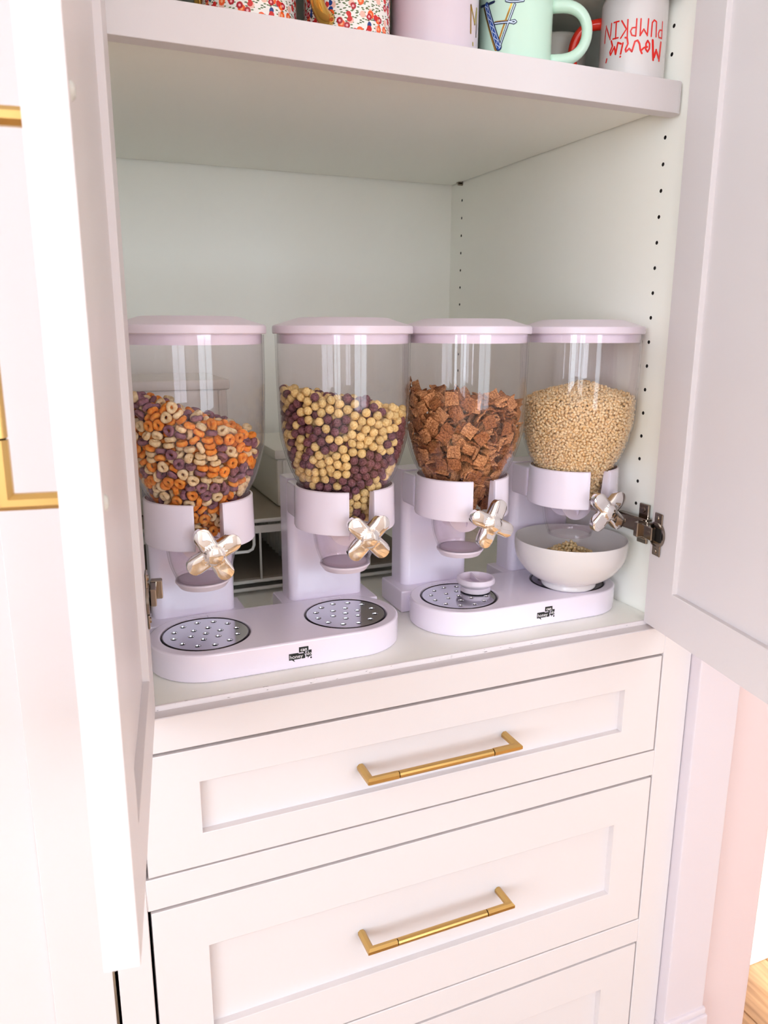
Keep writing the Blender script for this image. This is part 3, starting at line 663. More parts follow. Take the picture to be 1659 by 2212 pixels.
# ------------------------------------------------------------------ cereal
# settled positions in tenths of a millimetre (and orientation) of the cereal pieces around each hopper axis
PACK_HOOP = [
    (-295,-208,1787,10,-16,-29,20),(-295,-151,1673,27,11,-27,3),(-330,-29,1673,26,5,-30,-2),(-305,92,1691,25,-11,-26,12),(-189,-264,1770,1,-37,-2,-15),
    (-216,-197,1672,27,4,27,-11),(-215,-93,1671,13,-21,-27,-17),(-224,-15,1669,15,-28,-21,-12),(-240,99,1672,2,28,4,28),(-97,-325,1730,31,-16,14,14),
    (-150,-264,1671,8,-26,22,19),(-125,-147,1672,19,24,15,21),(-120,-16,1672,12,-26,10,-26),(-173,92,1672,5,28,-3,-28),(-2,-304,1673,1,26,-6,-30),
    (-40,-208,1671,31,13,16,-14),(-23,-120,1674,16,-19,-25,-19),(-53,-23,1672,16,22,18,23),(92,-321,1685,23,29,-6,13),(83,-217,1643,40,0,0,5),
    (76,-93,1673,3,26,-4,-30),(39,-4,1673,27,-25,-5,13),(48,116,1669,33,-14,11,-14),(181,-250,1710,20,-33,10,-6),(218,-211,1671,19,-20,28,7),
    (167,-99,1660,39,0,-8,-6),(157,26,1643,0,-23,-33,0),(268,-153,1725,7,-15,-14,-33),(293,-80,1669,12,-17,32,12),(298,20,1643,0,-39,-10,0),
    (284,111,1670,11,27,-23,15),(-390,-66,1875,18,-20,9,-28),(-365,28,1872,26,23,10,-16),(-373,129,1874,7,27,-19,-22),(-288,-284,1899,16,6,22,29),
    (-316,-166,1874,21,-2,4,33),(-314,-89,1782,29,9,-24,10),(-282,7,1778,20,-16,-20,-22),(-293,98,1814,17,-19,-5,30),(-209,-283,1842,1,-15,-2,37),
    (-225,-159,1829,33,-3,-22,-3),(-131,-375,1879,22,33,-5,-4),(-85,-274,1834,10,-35,-16,-2),(-140,-180,1791,2,-14,-22,30),(-110,-83,1779,9,-29,-4,26),
    (-9,-386,1851,1,1,33,-23),(9,-280,1797,8,27,13,25),(-48,-166,1789,14,23,14,26),(-10,-75,1790,19,-15,28,15),(80,-354,1868,28,-19,20,-6),
    (103,-261,1798,8,-8,22,31),(55,-186,1745,23,-24,14,17),(94,-78,1796,3,25,17,26),(163,-322,1788,20,-21,10,25),(172,-155,1778,7,-16,6,36),
    (187,-45,1760,28,-19,-20,-10),(268,-252,1804,22,2,-23,-25),(307,-172,1840,30,-17,17,10),(294,-88,1787,21,13,-23,22),(300,5,1736,5,-10,-37,11),
    (380,-106,1873,22,16,29,5),(373,7,1819,31,-8,-21,12),(-391,-142,1982,11,3,-25,29),(-420,-61,2000,15,17,20,-26),(-415,2,1979,23,-29,-9,-12),
    (-408,70,1981,14,16,20,-27),(-415,171,1985,31,15,14,14),(-318,-299,2020,12,2,33,-19),(-300,-172,1976,31,-7,-24,0),(-312,-74,1942,9,21,-16,29),
    (-293,16,1974,12,-6,27,26),(-332,220,1990,26,-12,28,-1),(-206,-352,1967,29,18,-12,-17),(-225,-246,1956,21,27,10,-17),(-207,-183,1952,16,24,17,-22),
    (-209,-83,1924,29,21,17,0),(-232,15,1895,4,18,-4,-35),(-211,137,1927,17,-20,-8,29),(-90,-375,1991,36,-3,-14,-8),(-133,-290,1938,30,17,20,1),
    (-95,-175,1914,27,11,27,-7),(-132,-110,1899,28,21,19,4),(-29,-409,1965,4,37,-5,14),(-29,-318,1909,20,20,18,-22),(-15,-225,1892,8,38,3,-8),
    (90,-395,1962,9,-37,-7,-9),(82,-284,1943,31,-21,9,11),(95,-173,1859,15,17,-8,32),(182,-344,1922,25,18,-13,22),(201,-278,1901,9,4,22,-32),
    (177,-216,1884,30,21,-6,14),(200,-112,1871,2,12,3,38),(303,-309,1956,0,14,-15,-34),(277,-158,1934,25,-2,-5,31),(378,-206,1953,8,34,-4,19),
    (402,-88,1970,7,31,-24,5),(393,7,1943,26,26,-10,10),(-419,-211,2083,20,31,-6,14),(-451,-114,2073,1,27,28,11),(-497,6,2075,34,-2,20,-5),
    (-461,106,2087,9,-13,-15,-34),(-367,-253,2039,14,1,-22,-30),(-305,-169,2101,36,0,-13,11),(-343,-52,2061,18,9,-34,-1),(-178,-447,2044,20,29,-19,4),
    (-211,-334,2069,0,-38,3,-11),(-230,-209,2072,10,-20,-1,33),(-252,-82,2044,22,-13,-29,10),(-74,-463,2082,5,26,-5,-30),(-113,-340,2048,13,28,25,6),
    (-139,-219,2034,38,-5,12,-2),(17,-460,2066,13,12,2,-36),(10,-315,2039,17,17,-7,32),(-41,-239,2002,35,1,-18,3),(80,-432,2025,8,-37,-6,-10),
    (118,-320,2059,23,-12,-20,22),(48,-200,1968,14,3,-28,25),(90,-114,1968,22,-24,-11,20),(209,-376,2006,14,4,10,-36),(204,-282,2025,29,-24,-8,-11),
    (168,-181,1977,4,12,38,-3),(330,-310,2048,27,2,0,30),(289,-204,2000,5,-11,38,2),(322,-85,2023,16,-19,31,-6),(407,-179,2046,38,0,-1,-12),
    (438,-59,2033,33,-10,0,-21),(-514,-94,2175,24,24,3,21),(-554,6,2186,34,3,21,4),(-539,132,2184,15,21,4,30),(-418,-321,2132,9,13,17,33),
    (-470,-178,2148,9,33,-12,16),(-392,-83,2171,8,-34,15,14),(-438,-7,2131,9,16,10,34),(-301,-406,2090,20,28,-21,0),(-331,-304,2144,2,-32,-4,24),
    (-345,-189,2183,14,25,9,-27),(-223,-459,2162,25,6,29,-12),(-240,-367,2161,6,-14,19,32),(-237,-254,2160,8,2,1,-39),(-149,-519,2157,15,-14,-16,-30),
    (-141,-406,2144,28,14,-23,-10),(-120,-277,2138,31,-21,-14,-4),(-179,-52,2119,24,19,-5,-25),(0,-534,2147,23,-15,-16,-25),(-16,-440,2174,4,-36,12,11),
    (-56,-353,2136,6,-35,2,18),(-52,-174,2077,10,6,38,-5),(121,-510,2122,33,-21,1,10),(125,-406,2138,8,-38,-7,-5),(42,-348,2117,20,-3,-34,-5),
    (197,-430,2081,17,-2,36,-1),(215,-289,2124,4,-21,34,2),(280,-398,2112,15,-14,-29,19),(324,-311,2141,20,-2,-34,3),(303,-206,2101,5,19,-23,-27),
    (432,-283,2110,10,-20,6,33),(387,-197,2143,9,-31,2,24),(441,-84,2144,4,35,7,17),(503,-127,2113,13,31,13,16),(507,-1,2094,3,21,-2,-34),
    (-564,-174,2260,17,15,16,29),(-566,-74,2284,15,17,30,-14),(-594,77,2282,20,12,-31,-11),(-441,-337,2252,17,2,20,-30),(-479,-258,2222,10,-29,-17,-19),
    (-474,-134,2268,6,-21,18,-28),(-485,80,2210,17,15,-30,-12),(-512,167,2288,10,-8,6,37),(-315,-444,2221,30,6,24,8),(-322,-303,2239,10,2,2,39),
    (-405,-209,2252,8,22,13,-30),(-363,-86,2249,26,1,11,-28),(-233,-436,2286,24,24,-6,20),(-242,-353,2283,13,-30,10,21),(-166,-529,2252,5,-37,14,-2),
    (-102,-454,2254,16,23,6,-28),(-147,-311,2226,6,-7,-5,39),(-53,-584,2250,4,9,32,-21),(9,-488,2253,20,25,-21,-11),(-42,-375,2246,30,-7,-6,-25),
    (-21,-255,2169,17,3,-34,11),(-20,-134,2170,31,-13,9,-20),(88,-571,2232,16,29,-17,13),(104,-431,2196,3,-24,-30,-9),(123,-323,2192,17,21,25,-16),
    (63,-225,2159,1,-31,-10,23),(218,-478,2191,7,22,8,-32),(215,-357,2209,7,28,-10,-25),(312,-429,2198,9,-30,-25,-2),(310,-312,2241,1,-40,-5,-4),
    (283,-197,2197,3,-2,2,40),(409,-335,2191,35,1,-7,18),(470,-230,2181,14,-3,14,35),(402,-90,2209,30,-8,-12,22),(518,-131,2212,38,4,6,-9),
    (525,-9,2191,20,-7,6,-34),(-608,-78,2391,35,6,-18,5),(-591,-3,2341,11,-24,-24,-18),(-593,110,2376,3,-5,6,39),(-479,-361,2365,19,-28,5,20),
    (-539,-287,2315,5,-22,-8,-32),(-510,-154,2358,37,5,-6,12),(-477,-33,2359,11,-18,31,-14),(-495,65,2333,30,-22,-12,-8),(-545,216,2330,39,-8,-7,-2),
    (-385,-477,2318,15,5,23,29),(-407,-392,2272,16,-17,-30,-12),(-455,-258,2345,15,15,-29,17),(-370,-141,2338,18,28,22,-5),(-276,-540,2303,18,15,-29,13),
    (-333,-293,2306,2,34,-21,-1),(-303,-170,2297,17,33,15,5),(-145,-603,2336,17,-17,-16,-28),(-149,-495,2331,5,-16,36,3),(-153,-361,2318,19,1,-35,3),
    (-6,-589,2336,6,-36,-17,4),(-31,-500,2371,10,17,-27,22),(-36,-425,2356,16,20,25,-18),(-27,-267,2274,0,14,-37,8),(120,-575,2330,5,-11,-38,-6),
    (75,-484,2272,3,-29,-16,23),(50,-359,2286,0,-20,3,-35),(45,-115,2237,13,30,7,21),(180,-519,2236,18,-31,11,-14),(166,-384,2289,9,14,36,5),
    (315,-462,2256,24,2,9,-31),(286,-349,2302,21,-3,-3,34),(290,-189,2263,2,40,-4,2),(347,-79,2249,1,-38,0,-14),(413,-383,2259,6,3,39,2),
    (489,-275,2262,7,3,-6,39),(416,-173,2265,1,-14,34,15),(551,-171,2289,36,-8,-6,-15),(557,-21,2252,39,1,9,4),(-603,-210,2392,2,-30,-13,23),
    (-656,27,2445,31,-5,23,-8),(-606,142,2434,5,37,-12,6),(-533,-351,2479,18,20,-11,27),(-550,-295,2438,11,-27,19,19),(-524,-161,2426,36,8,0,-14),
    (-346,-509,2401,1,11,0,38),(-448,-418,2403,8,10,-27,-27),(-399,-306,2441,5,-21,33,-4),(-406,-206,2430,28,19,-14,16),(-420,-111,2436,4,14,13,-35),
    (-241,-487,2394,17,-31,8,-16),(-336,-368,2365,15,-34,-16,-1),(-247,-598,2412,19,18,-27,13),(-148,-529,2424,13,21,-15,-28),
    (-100,-328,2351,5,-19,-1,-35),(-211,-317,2425,3,21,-27,21),(-64,-605,2418,24,0,5,-32),(-45,-481,2461,20,-8,2,34),(-32,-331,2379,20,14,-32,-2),
    (61,-608,2398,4,-39,-6,-2),(61,-482,2398,19,-20,15,-25),(84,-358,2397,37,-1,-10,12),(189,-510,2359,31,-8,20,14),(124,-403,2339,32,-4,-9,22),
    (303,-497,2317,38,9,3,6),(295,-382,2369,4,-9,39,0),(247,-233,2333,1,23,33,0),(407,-428,2328,14,-6,-2,37),(553,-111,2334,10,38,7,1),
    (-626,-147,2491,16,11,-30,17),(-647,-40,2522,21,8,-2,33),(-660,152,2521,31,3,25,-4),(-533,-384,2565,5,-31,-25,-4),(-592,-261,2518,8,18,35,-2),
    (-511,-195,2515,16,21,6,-30),(-545,36,2464,36,-11,-10,9),(-574,285,2483,4,-4,2,40),(-440,-503,2489,18,-24,-7,-26),(-401,-412,2502,36,-1,-2,-18),
    (-426,-287,2501,6,23,32,3),(-368,-181,2517,25,-8,-3,-30),(-319,-514,2462,10,-10,3,-37),(-312,-392,2427,11,-34,14,10),(-303,-274,2470,3,29,1,-28),
    (-164,-620,2495,5,-34,19,5),(-233,-518,2493,0,-39,6,9),(-171,-407,2407,37,1,-7,14),(-40,-635,2476,5,-31,-25,0),(-89,-497,2523,37,-7,-4,14),
    (-73,-350,2465,9,-38,3,-8),(84,-628,2462,23,2,-4,32),(89,-510,2502,7,-15,36,3),(55,-371,2456,8,18,34,6),(150,-527,2444,11,10,0,-37),
    (187,-411,2415,25,-11,12,-26),(318,-540,2402,34,-12,-17,-1),(293,-399,2435,40,1,-3,-5),(402,-321,2336,7,22,-27,18),(358,-276,2369,19,30,18,-4),
    (544,-88,2395,39,-9,-3,0),(-598,-252,2609,17,-5,35,-7),(-645,-137,2584,13,-3,5,37),(-692,70,2609,21,-17,18,-23),(-538,-402,2629,5,-29,-27,-4),
    (-516,-269,2613,14,-18,-3,32),(-559,-76,2519,13,17,-26,-22),(-572,28,2586,23,14,-22,21),(-579,91,2541,16,-25,-18,-20),(-456,-481,2584,6,23,-32,4),
    (-384,-379,2566,17,-2,1,36),(-456,-283,2584,7,16,-8,-35),(-286,-615,2531,29,-17,18,12),(-339,-509,2561,29,-5,12,-24),(-277,-420,2518,25,25,-14,11),
    (-321,-306,2590,15,32,-2,-17),(-180,-639,2592,27,-3,-23,-17),(-208,-515,2554,27,7,5,29),(-179,-410,2502,25,-10,30,2),(-75,-649,2547,6,4,-3,39),
    (-101,-465,2586,28,0,-10,-26),(-84,-246,2540,26,-1,-30,-1),(95,-643,2528,2,-6,39,4),(-13,-542,2557,31,4,21,-12),(33,-397,2517,10,5,38,3),
    (195,-615,2413,17,-18,16,27),(244,-508,2457,19,-12,-29,17),(132,-394,2527,17,-23,-23,15),(147,-282,2479,38,5,-7,10),(430,-489,2427,26,-23,-2,19),
    (245,-389,2494,0,38,11,4),(463,-323,2414,20,-13,0,-32),(393,-209,2458,9,9,-35,-14),(534,-257,2347,11,-33,-18,-5),(606,-182,2420,5,-22,11,31),
    (-666,-243,2674,30,-15,20,-9),(-662,-119,2646,16,-4,5,36),(-689,49,2729,9,10,34,16),(-691,166,2692,30,5,26,-2),(-536,-426,2691,1,-9,38,6),
    (-561,-300,2696,0,-14,-37,-7),(-543,-72,2624,3,4,3,-40),(-447,-510,2662,29,-4,-1,-27),(-412,-393,2632,40,-2,-1,2),(-408,-251,2662,29,-9,1,-26),
    (-506,-178,2646,4,12,-31,22),(-359,-602,2631,16,29,10,-19),(-268,-542,2621,6,11,5,-38),(-286,-418,2636,29,-6,-14,23),(-170,-662,2687,11,3,3,-38),
    (-178,-493,2649,3,28,14,24),(-209,-372,2591,13,-3,9,37),(-66,-663,2611,3,4,-39,-4),(-90,-574,2650,4,-6,15,37),(-98,-396,2642,33,-3,-12,-19),
    (-60,-278,2629,32,4,4,-23),(59,-658,2590,4,-39,-9,-3),(86,-558,2590,8,-6,-24,-30),(11,-425,2608,17,-9,-8,-34),(7,-287,2563,6,-23,32,-3),
    (286,-608,2503,1,10,-23,-31),(205,-533,2543,9,-24,31,1),(130,-455,2603,17,12,-9,33),(313,-496,2510,21,-19,4,-27),(226,-395,2557,22,-2,-3,33),
    (414,-387,2468,15,-22,29,5),(486,-280,2463,13,20,-32,0),(486,-183,2529,12,7,37,3),(577,-303,2430,18,-23,-3,27),(-683,-224,2797,27,-16,22,-9),
    (-677,-119,2715,1,14,-37,6),(-718,-34,2781,29,3,27,4),(-653,155,2779,37,0,13,-8),(-671,266,2829,21,8,-28,-18),(-602,-335,2749,15,0,-7,36),
    (-584,-213,2738,30,-16,7,20),(-551,-101,2694,38,2,-1,-12),(-618,-16,2748,32,5,22,-11),(-499,-478,2747,6,-21,-33,-3),(-435,-350,2715,25,-2,-12,29),
    (-455,-94,2701,1,-28,-8,27),(-372,-579,2726,32,-2,0,24),(-337,-470,2693,6,9,33,20),(-323,-355,2705,31,-6,-13,20),(-245,-642,2753,1,2,4,-40),
    (-249,-563,2704,31,6,2,-24),(-60,-683,2702,11,28,-19,-19),(-114,-564,2729,10,30,-21,12),(-137,-329,2702,0,28,-4,-29),(-139,-220,2713,2,-7,-33,-22),
    (49,-674,2653,14,0,-5,37),(28,-562,2699,4,-3,-37,-16),(11,-501,2670,15,-31,-20,-6),(176,-638,2590,10,36,-5,-13),(308,-544,2601,35,3,10,-17),
    (145,-469,2712,10,37,2,-11),(415,-539,2543,25,28,14,5),(367,-466,2591,7,-23,-22,-23),(323,-352,2586,29,-4,27,-4),(397,-427,2519,33,8,-14,16),
    (400,-283,2533,4,24,31,7),(638,-123,2535,20,-3,-12,33),(520,-420,2487,31,-15,-20,-1),(637,-77,2476,27,0,-12,27),(-652,-242,2899,40,-3,-2,1),
    (-682,-127,2857,13,37,2,-7),(-696,-22,2906,26,25,17,-3),(-687,73,2837,30,2,-10,24),(-698,193,2925,10,-22,16,-27),(-571,-403,2826,13,-31,17,-14),
    (-582,-278,2831,10,-3,1,-39),(-589,-125,2776,18,6,2,35),(-580,84,2813,24,-3,-32,1),(-477,-508,2832,15,31,-20,-3),(-484,-389,2787,14,27,21,-15),
    (-491,-281,2793,33,10,-18,-10),(-503,-156,2797,25,17,17,19),(-353,-592,2794,19,-2,0,35),(-378,-468,2777,2,-39,-5,-7),(-374,-345,2790,1,-38,5,11),
    (-256,-644,2837,2,7,-3,39),(-244,-439,2736,34,-4,16,-13),(-225,-343,2779,15,-5,12,35),(-121,-678,2782,30,1,-13,-23),(-98,-476,2737,30,-20,-9,-15),
    (39,-685,2718,29,2,-4,27),(104,-581,2750,3,-31,19,18),(29,-382,2688,2,-2,-8,39),(267,-620,2638,10,-27,-21,-18),(166,-541,2645,32,0,15,20),
    (165,-356,2655,37,-11,6,7),(389,-572,2665,17,8,34,-10),(251,-437,2632,2,39,10,4),(488,-443,2589,8,-24,-31,-4),(419,-327,2606,3,-21,33,8),
    (522,-310,2536,10,13,-36,-1),(613,-231,2544,15,13,28,-20),(681,16,2668,12,10,-34,-15),(-665,-215,2960,3,38,11,1),(-645,-101,2911,12,17,-33,9),
    (-693,-26,3004,1,35,-19,0),(-723,68,2932,28,-4,27,-6),(-551,-472,2929,0,22,19,-28),(-524,-316,2893,38,-3,2,-12),(-567,-154,2868,5,36,1,16),
    (-463,-560,2943,29,-21,18,0),(-453,-419,2878,28,1,3,29),(-425,-299,2891,21,18,-28,-8),(-368,-623,2890,11,24,16,-25),(-380,-508,2874,28,1,28,-6),
    (-333,-372,2839,34,-3,10,-18),(-343,-219,2849,38,-4,8,10),(-247,-650,2904,37,1,7,-13),(-280,-522,2823,35,-7,18,-1),(-161,-616,2846,17,-20,-18,25),
    (-175,-506,2791,33,11,-10,-16),(-67,-418,2829,10,-37,-13,1),(137,-652,2773,17,-15,-33,-3),(-1,-539,2786,8,7,39,0),(31,-407,2750,2,1,39,8),
    (170,-658,2682,3,-37,14,-2),(220,-538,2729,33,18,8,12),(204,-384,2736,33,6,8,20),(328,-530,2722,21,-4,33,6),(318,-411,2691,12,28,-25,-6),
    (474,-480,2649,34,9,0,19),(502,-362,2680,36,0,-17,-4),(570,-335,2589,5,-10,-1,-38),(592,-142,2583,4,-35,-15,-11),(-696,-217,3054,16,27,-9,-23),
    (-658,-118,3028,19,-24,-22,-13),(-702,-3,3069,0,9,-39,1),(-692,116,3021,2,21,-34,4),(-680,265,3028,25,-22,-19,13),(-627,-365,2919,7,-20,-21,27),
    (-565,-247,2978,3,20,-16,30),(-542,-157,2988,8,10,27,-26),(-562,-62,2977,9,11,-11,36),(-477,-510,3027,0,25,-29,12),(-475,-397,2973,16,10,-15,-32),
    (-503,-280,2984,25,5,26,-17),(-448,-109,2968,21,-12,-14,28),(-334,-557,2985,21,18,4,-28),(-392,-452,2954,7,33,20,-6),(-285,-405,2917,15,6,-27,25),
    (-164,-677,2940,6,11,-38,-5),(-284,-506,2921,11,0,-38,5),(-130,-411,2928,34,-4,-20,-3),(-68,-688,2862,27,-3,9,-28),(-197,-497,2866,37,5,-14,1),
    (-51,-479,2905,21,-3,22,26),(17,-690,2783,23,1,-4,32),(-62,-560,2834,5,31,24,5),(49,-457,2833,28,-13,3,-25),(252,-673,2771,23,-27,8,18),
    (256,-576,2770,33,9,17,-11),(243,-432,2788,28,-6,8,-27),(477,-497,2714,8,-39,2,4),(373,-445,2763,19,6,17,30),(424,-360,2692,16,14,34,5),
    (577,-414,2683,25,0,-26,-18),(530,-237,2631,8,16,-17,-31),(394,-90,2788,17,7,10,34),(-657,-249,3139,5,-10,-38,-5),(-723,-108,3131,18,19,21,22),
    (-705,19,3160,13,6,15,-34),(-723,110,3118,20,-17,22,-21),(-619,-344,3041,8,36,-2,-15),(-600,-202,3067,3,-35,16,-8),(-511,-73,3057,21,-32,-11,1),
    (-501,-492,3087,38,-10,-7,2),(-532,-394,3016,27,3,-18,-23),(-438,-215,3023,31,-14,18,12),(-388,-618,3027,21,-27,-5,-19),(-367,-444,3022,6,32,22,-6),
    (-379,-331,2965,31,6,19,15),(-299,668,3090,17,24,-14,23),(-237,-654,3000,34,-7,-10,17),(-219,-531,2968,31,-10,6,-22),(-202,-418,3007,9,-21,27,19),
    (-191,644,3031,19,-4,-35,6),(-42,-694,2927,5,22,-32,-9),(-108,-565,2915,37,-1,12,7),(-80,-184,2987,37,3,8,-13),(-30,-66,2989,22,-19,15,-23),
    (58,-691,2855,0,-26,31,2),(91,-573,2868,4,24,28,16),(46,-501,2952,2,-27,7,29),(208,-600,2856,4,-27,-25,-15),(161,-508,2834,24,-29,-12,-9),
    (135,-409,2848,35,-8,8,-15),(192,92,2916,31,-7,10,22),(367,-619,2777,27,-18,-21,-9),(457,-405,2800,16,14,34,5),(326,-332,2777,16,2,36,-1),
    (278,-97,2837,37,10,3,-11),(300,120,2863,2,-32,-24,-2),(550,-416,2775,28,-3,-5,28),(361,-209,2783,0,5,-6,39),(483,416,2821,35,2,-11,16),
    (616,-300,2670,5,-34,-6,-20),(651,232,2785,9,-37,-12,2),(-667,-307,3223,14,17,23,25),(-711,-186,3230,27,13,-26,-6),(-628,129,3166,7,-34,-20,4),
    (-619,189,3080,32,13,13,14),(-665,312,3241,19,-27,-10,20),(-571,-324,3082,14,31,-19,-10),(-519,-226,3118,17,-15,-33,4),(-591,-133,3128,4,17,33,-16),
    (-607,-20,3088,5,29,-18,-21),(-402,-16,3103,8,34,7,18),(-472,301,3140,11,27,-24,14),(-619,395,3161,27,21,19,8),(-545,-446,3123,11,20,32,-4),
    (-431,-331,3057,2,40,4,2),(-298,-198,3061,21,-33,2,-10),(-466,-121,3084,34,18,10,-5),(-304,-65,3100,4,18,33,13),(-329,180,3080,5,24,-28,-14),
    (-503,494,3157,17,-3,11,34),(-330,-653,3133,17,-24,-12,-23),(-358,-431,3088,16,-2,9,35),(-307,-360,3035,14,22,11,-28),(-241,-128,3020,1,29,-13,-24),
    (-274,-15,3061,11,-37,6,-8),(-169,239,3037,2,-6,-12,-38),(-305,440,3071,38,4,8,-8),(-183,483,3066,8,-9,-38,5),(-400,610,3137,28,17,21,-9),
    (-271,-645,3055,27,7,-10,-26),(-252,-503,3064,2,-36,9,-14),(-151,-500,3034,9,-16,13,33),(-147,-311,3004,37,-9,6,-10),(-196,-203,3061,11,25,6,28),
    (-177,41,3038,25,3,-11,-29),(-270,339,3088,3,-16,25,-27),(-277,566,3071,10,13,5,36),(-193,595,3114,8,-23,-32,-4),(-87,-660,3008,2,37,-15,3),
    (-73,-555,3002,24,30,-4,-10),(-38,-457,2993,4,10,-38,5),(-15,-282,3016,39,1,-9,-1),(-133,-73,3010,34,7,11,-17),(-30,85,3019,10,25,-28,-7),
    (56,289,2991,12,36,9,-6),(-76,519,3009,36,14,5,10),(65,-694,2950,28,-16,23,-2),(14,-600,2921,29,27,4,-5),(28,-382,2923,20,25,-16,-17),
    (44,-270,2972,29,-6,-7,26),(44,-69,2984,27,11,21,18),(46,35,2937,38,11,-1,-5),(91,225,2953,6,13,-35,12),(13,405,2966,14,13,34,9),
    (180,-674,2872,34,11,-14,12),(161,-493,2928,1,9,39,-4),(167,-360,2914,36,-1,12,-13),(93,-284,2892,9,-22,-32,5),(274,-278,2894,18,14,30,14),
    (98,-69,2902,11,9,-6,-37),(166,11,2967,17,-34,-5,-11),(261,415,2891,17,24,-6,26),(203,460,2887,28,25,7,12),(304,-523,2837,6,-8,-37,11),
    (300,-401,2857,11,9,-9,36),(360,-253,2869,15,-24,28,-1),(437,-191,2837,7,2,-39,-4),(244,-126,2902,4,-23,32,8),(286,210,2898,0,1,-21,-34),
    (315,321,2863,5,1,-12,-38),(426,-547,2805,3,7,24,31),(495,-40,2744,15,-3,36,-8),(347,10,2838,11,-25,27,-11),(414,175,2845,32,-2,-2,24),
    (466,295,2841,31,-9,7,-22),(407,419,2859,31,10,-8,-21),(571,-275,2743,14,16,33,9),(491,94,2792,9,24,13,-28),(547,424,2769,3,11,37,9),
    (-602,-219,3207,5,6,-3,39),(-570,-33,3160,9,-34,-6,18),(-734,-41,3236,28,2,-29,0),(-721,138,3239,16,19,-22,-22),(-575,240,3179,5,-2,15,-37),
    (-588,-388,3176,3,36,16,7),(-389,-225,3134,32,-22,-11,3),(-449,-18,3154,1,35,-6,19),(-511,71,3154,20,19,-13,26),(-430,152,3119,3,37,3,15),
    (-513,390,3168,9,7,-20,33),(-396,434,3110,6,31,15,20),(-380,-552,3092,36,-18,0,4),(-470,-341,3121,35,-1,-2,-19),(-327,-279,3094,19,-13,-18,-27),
]
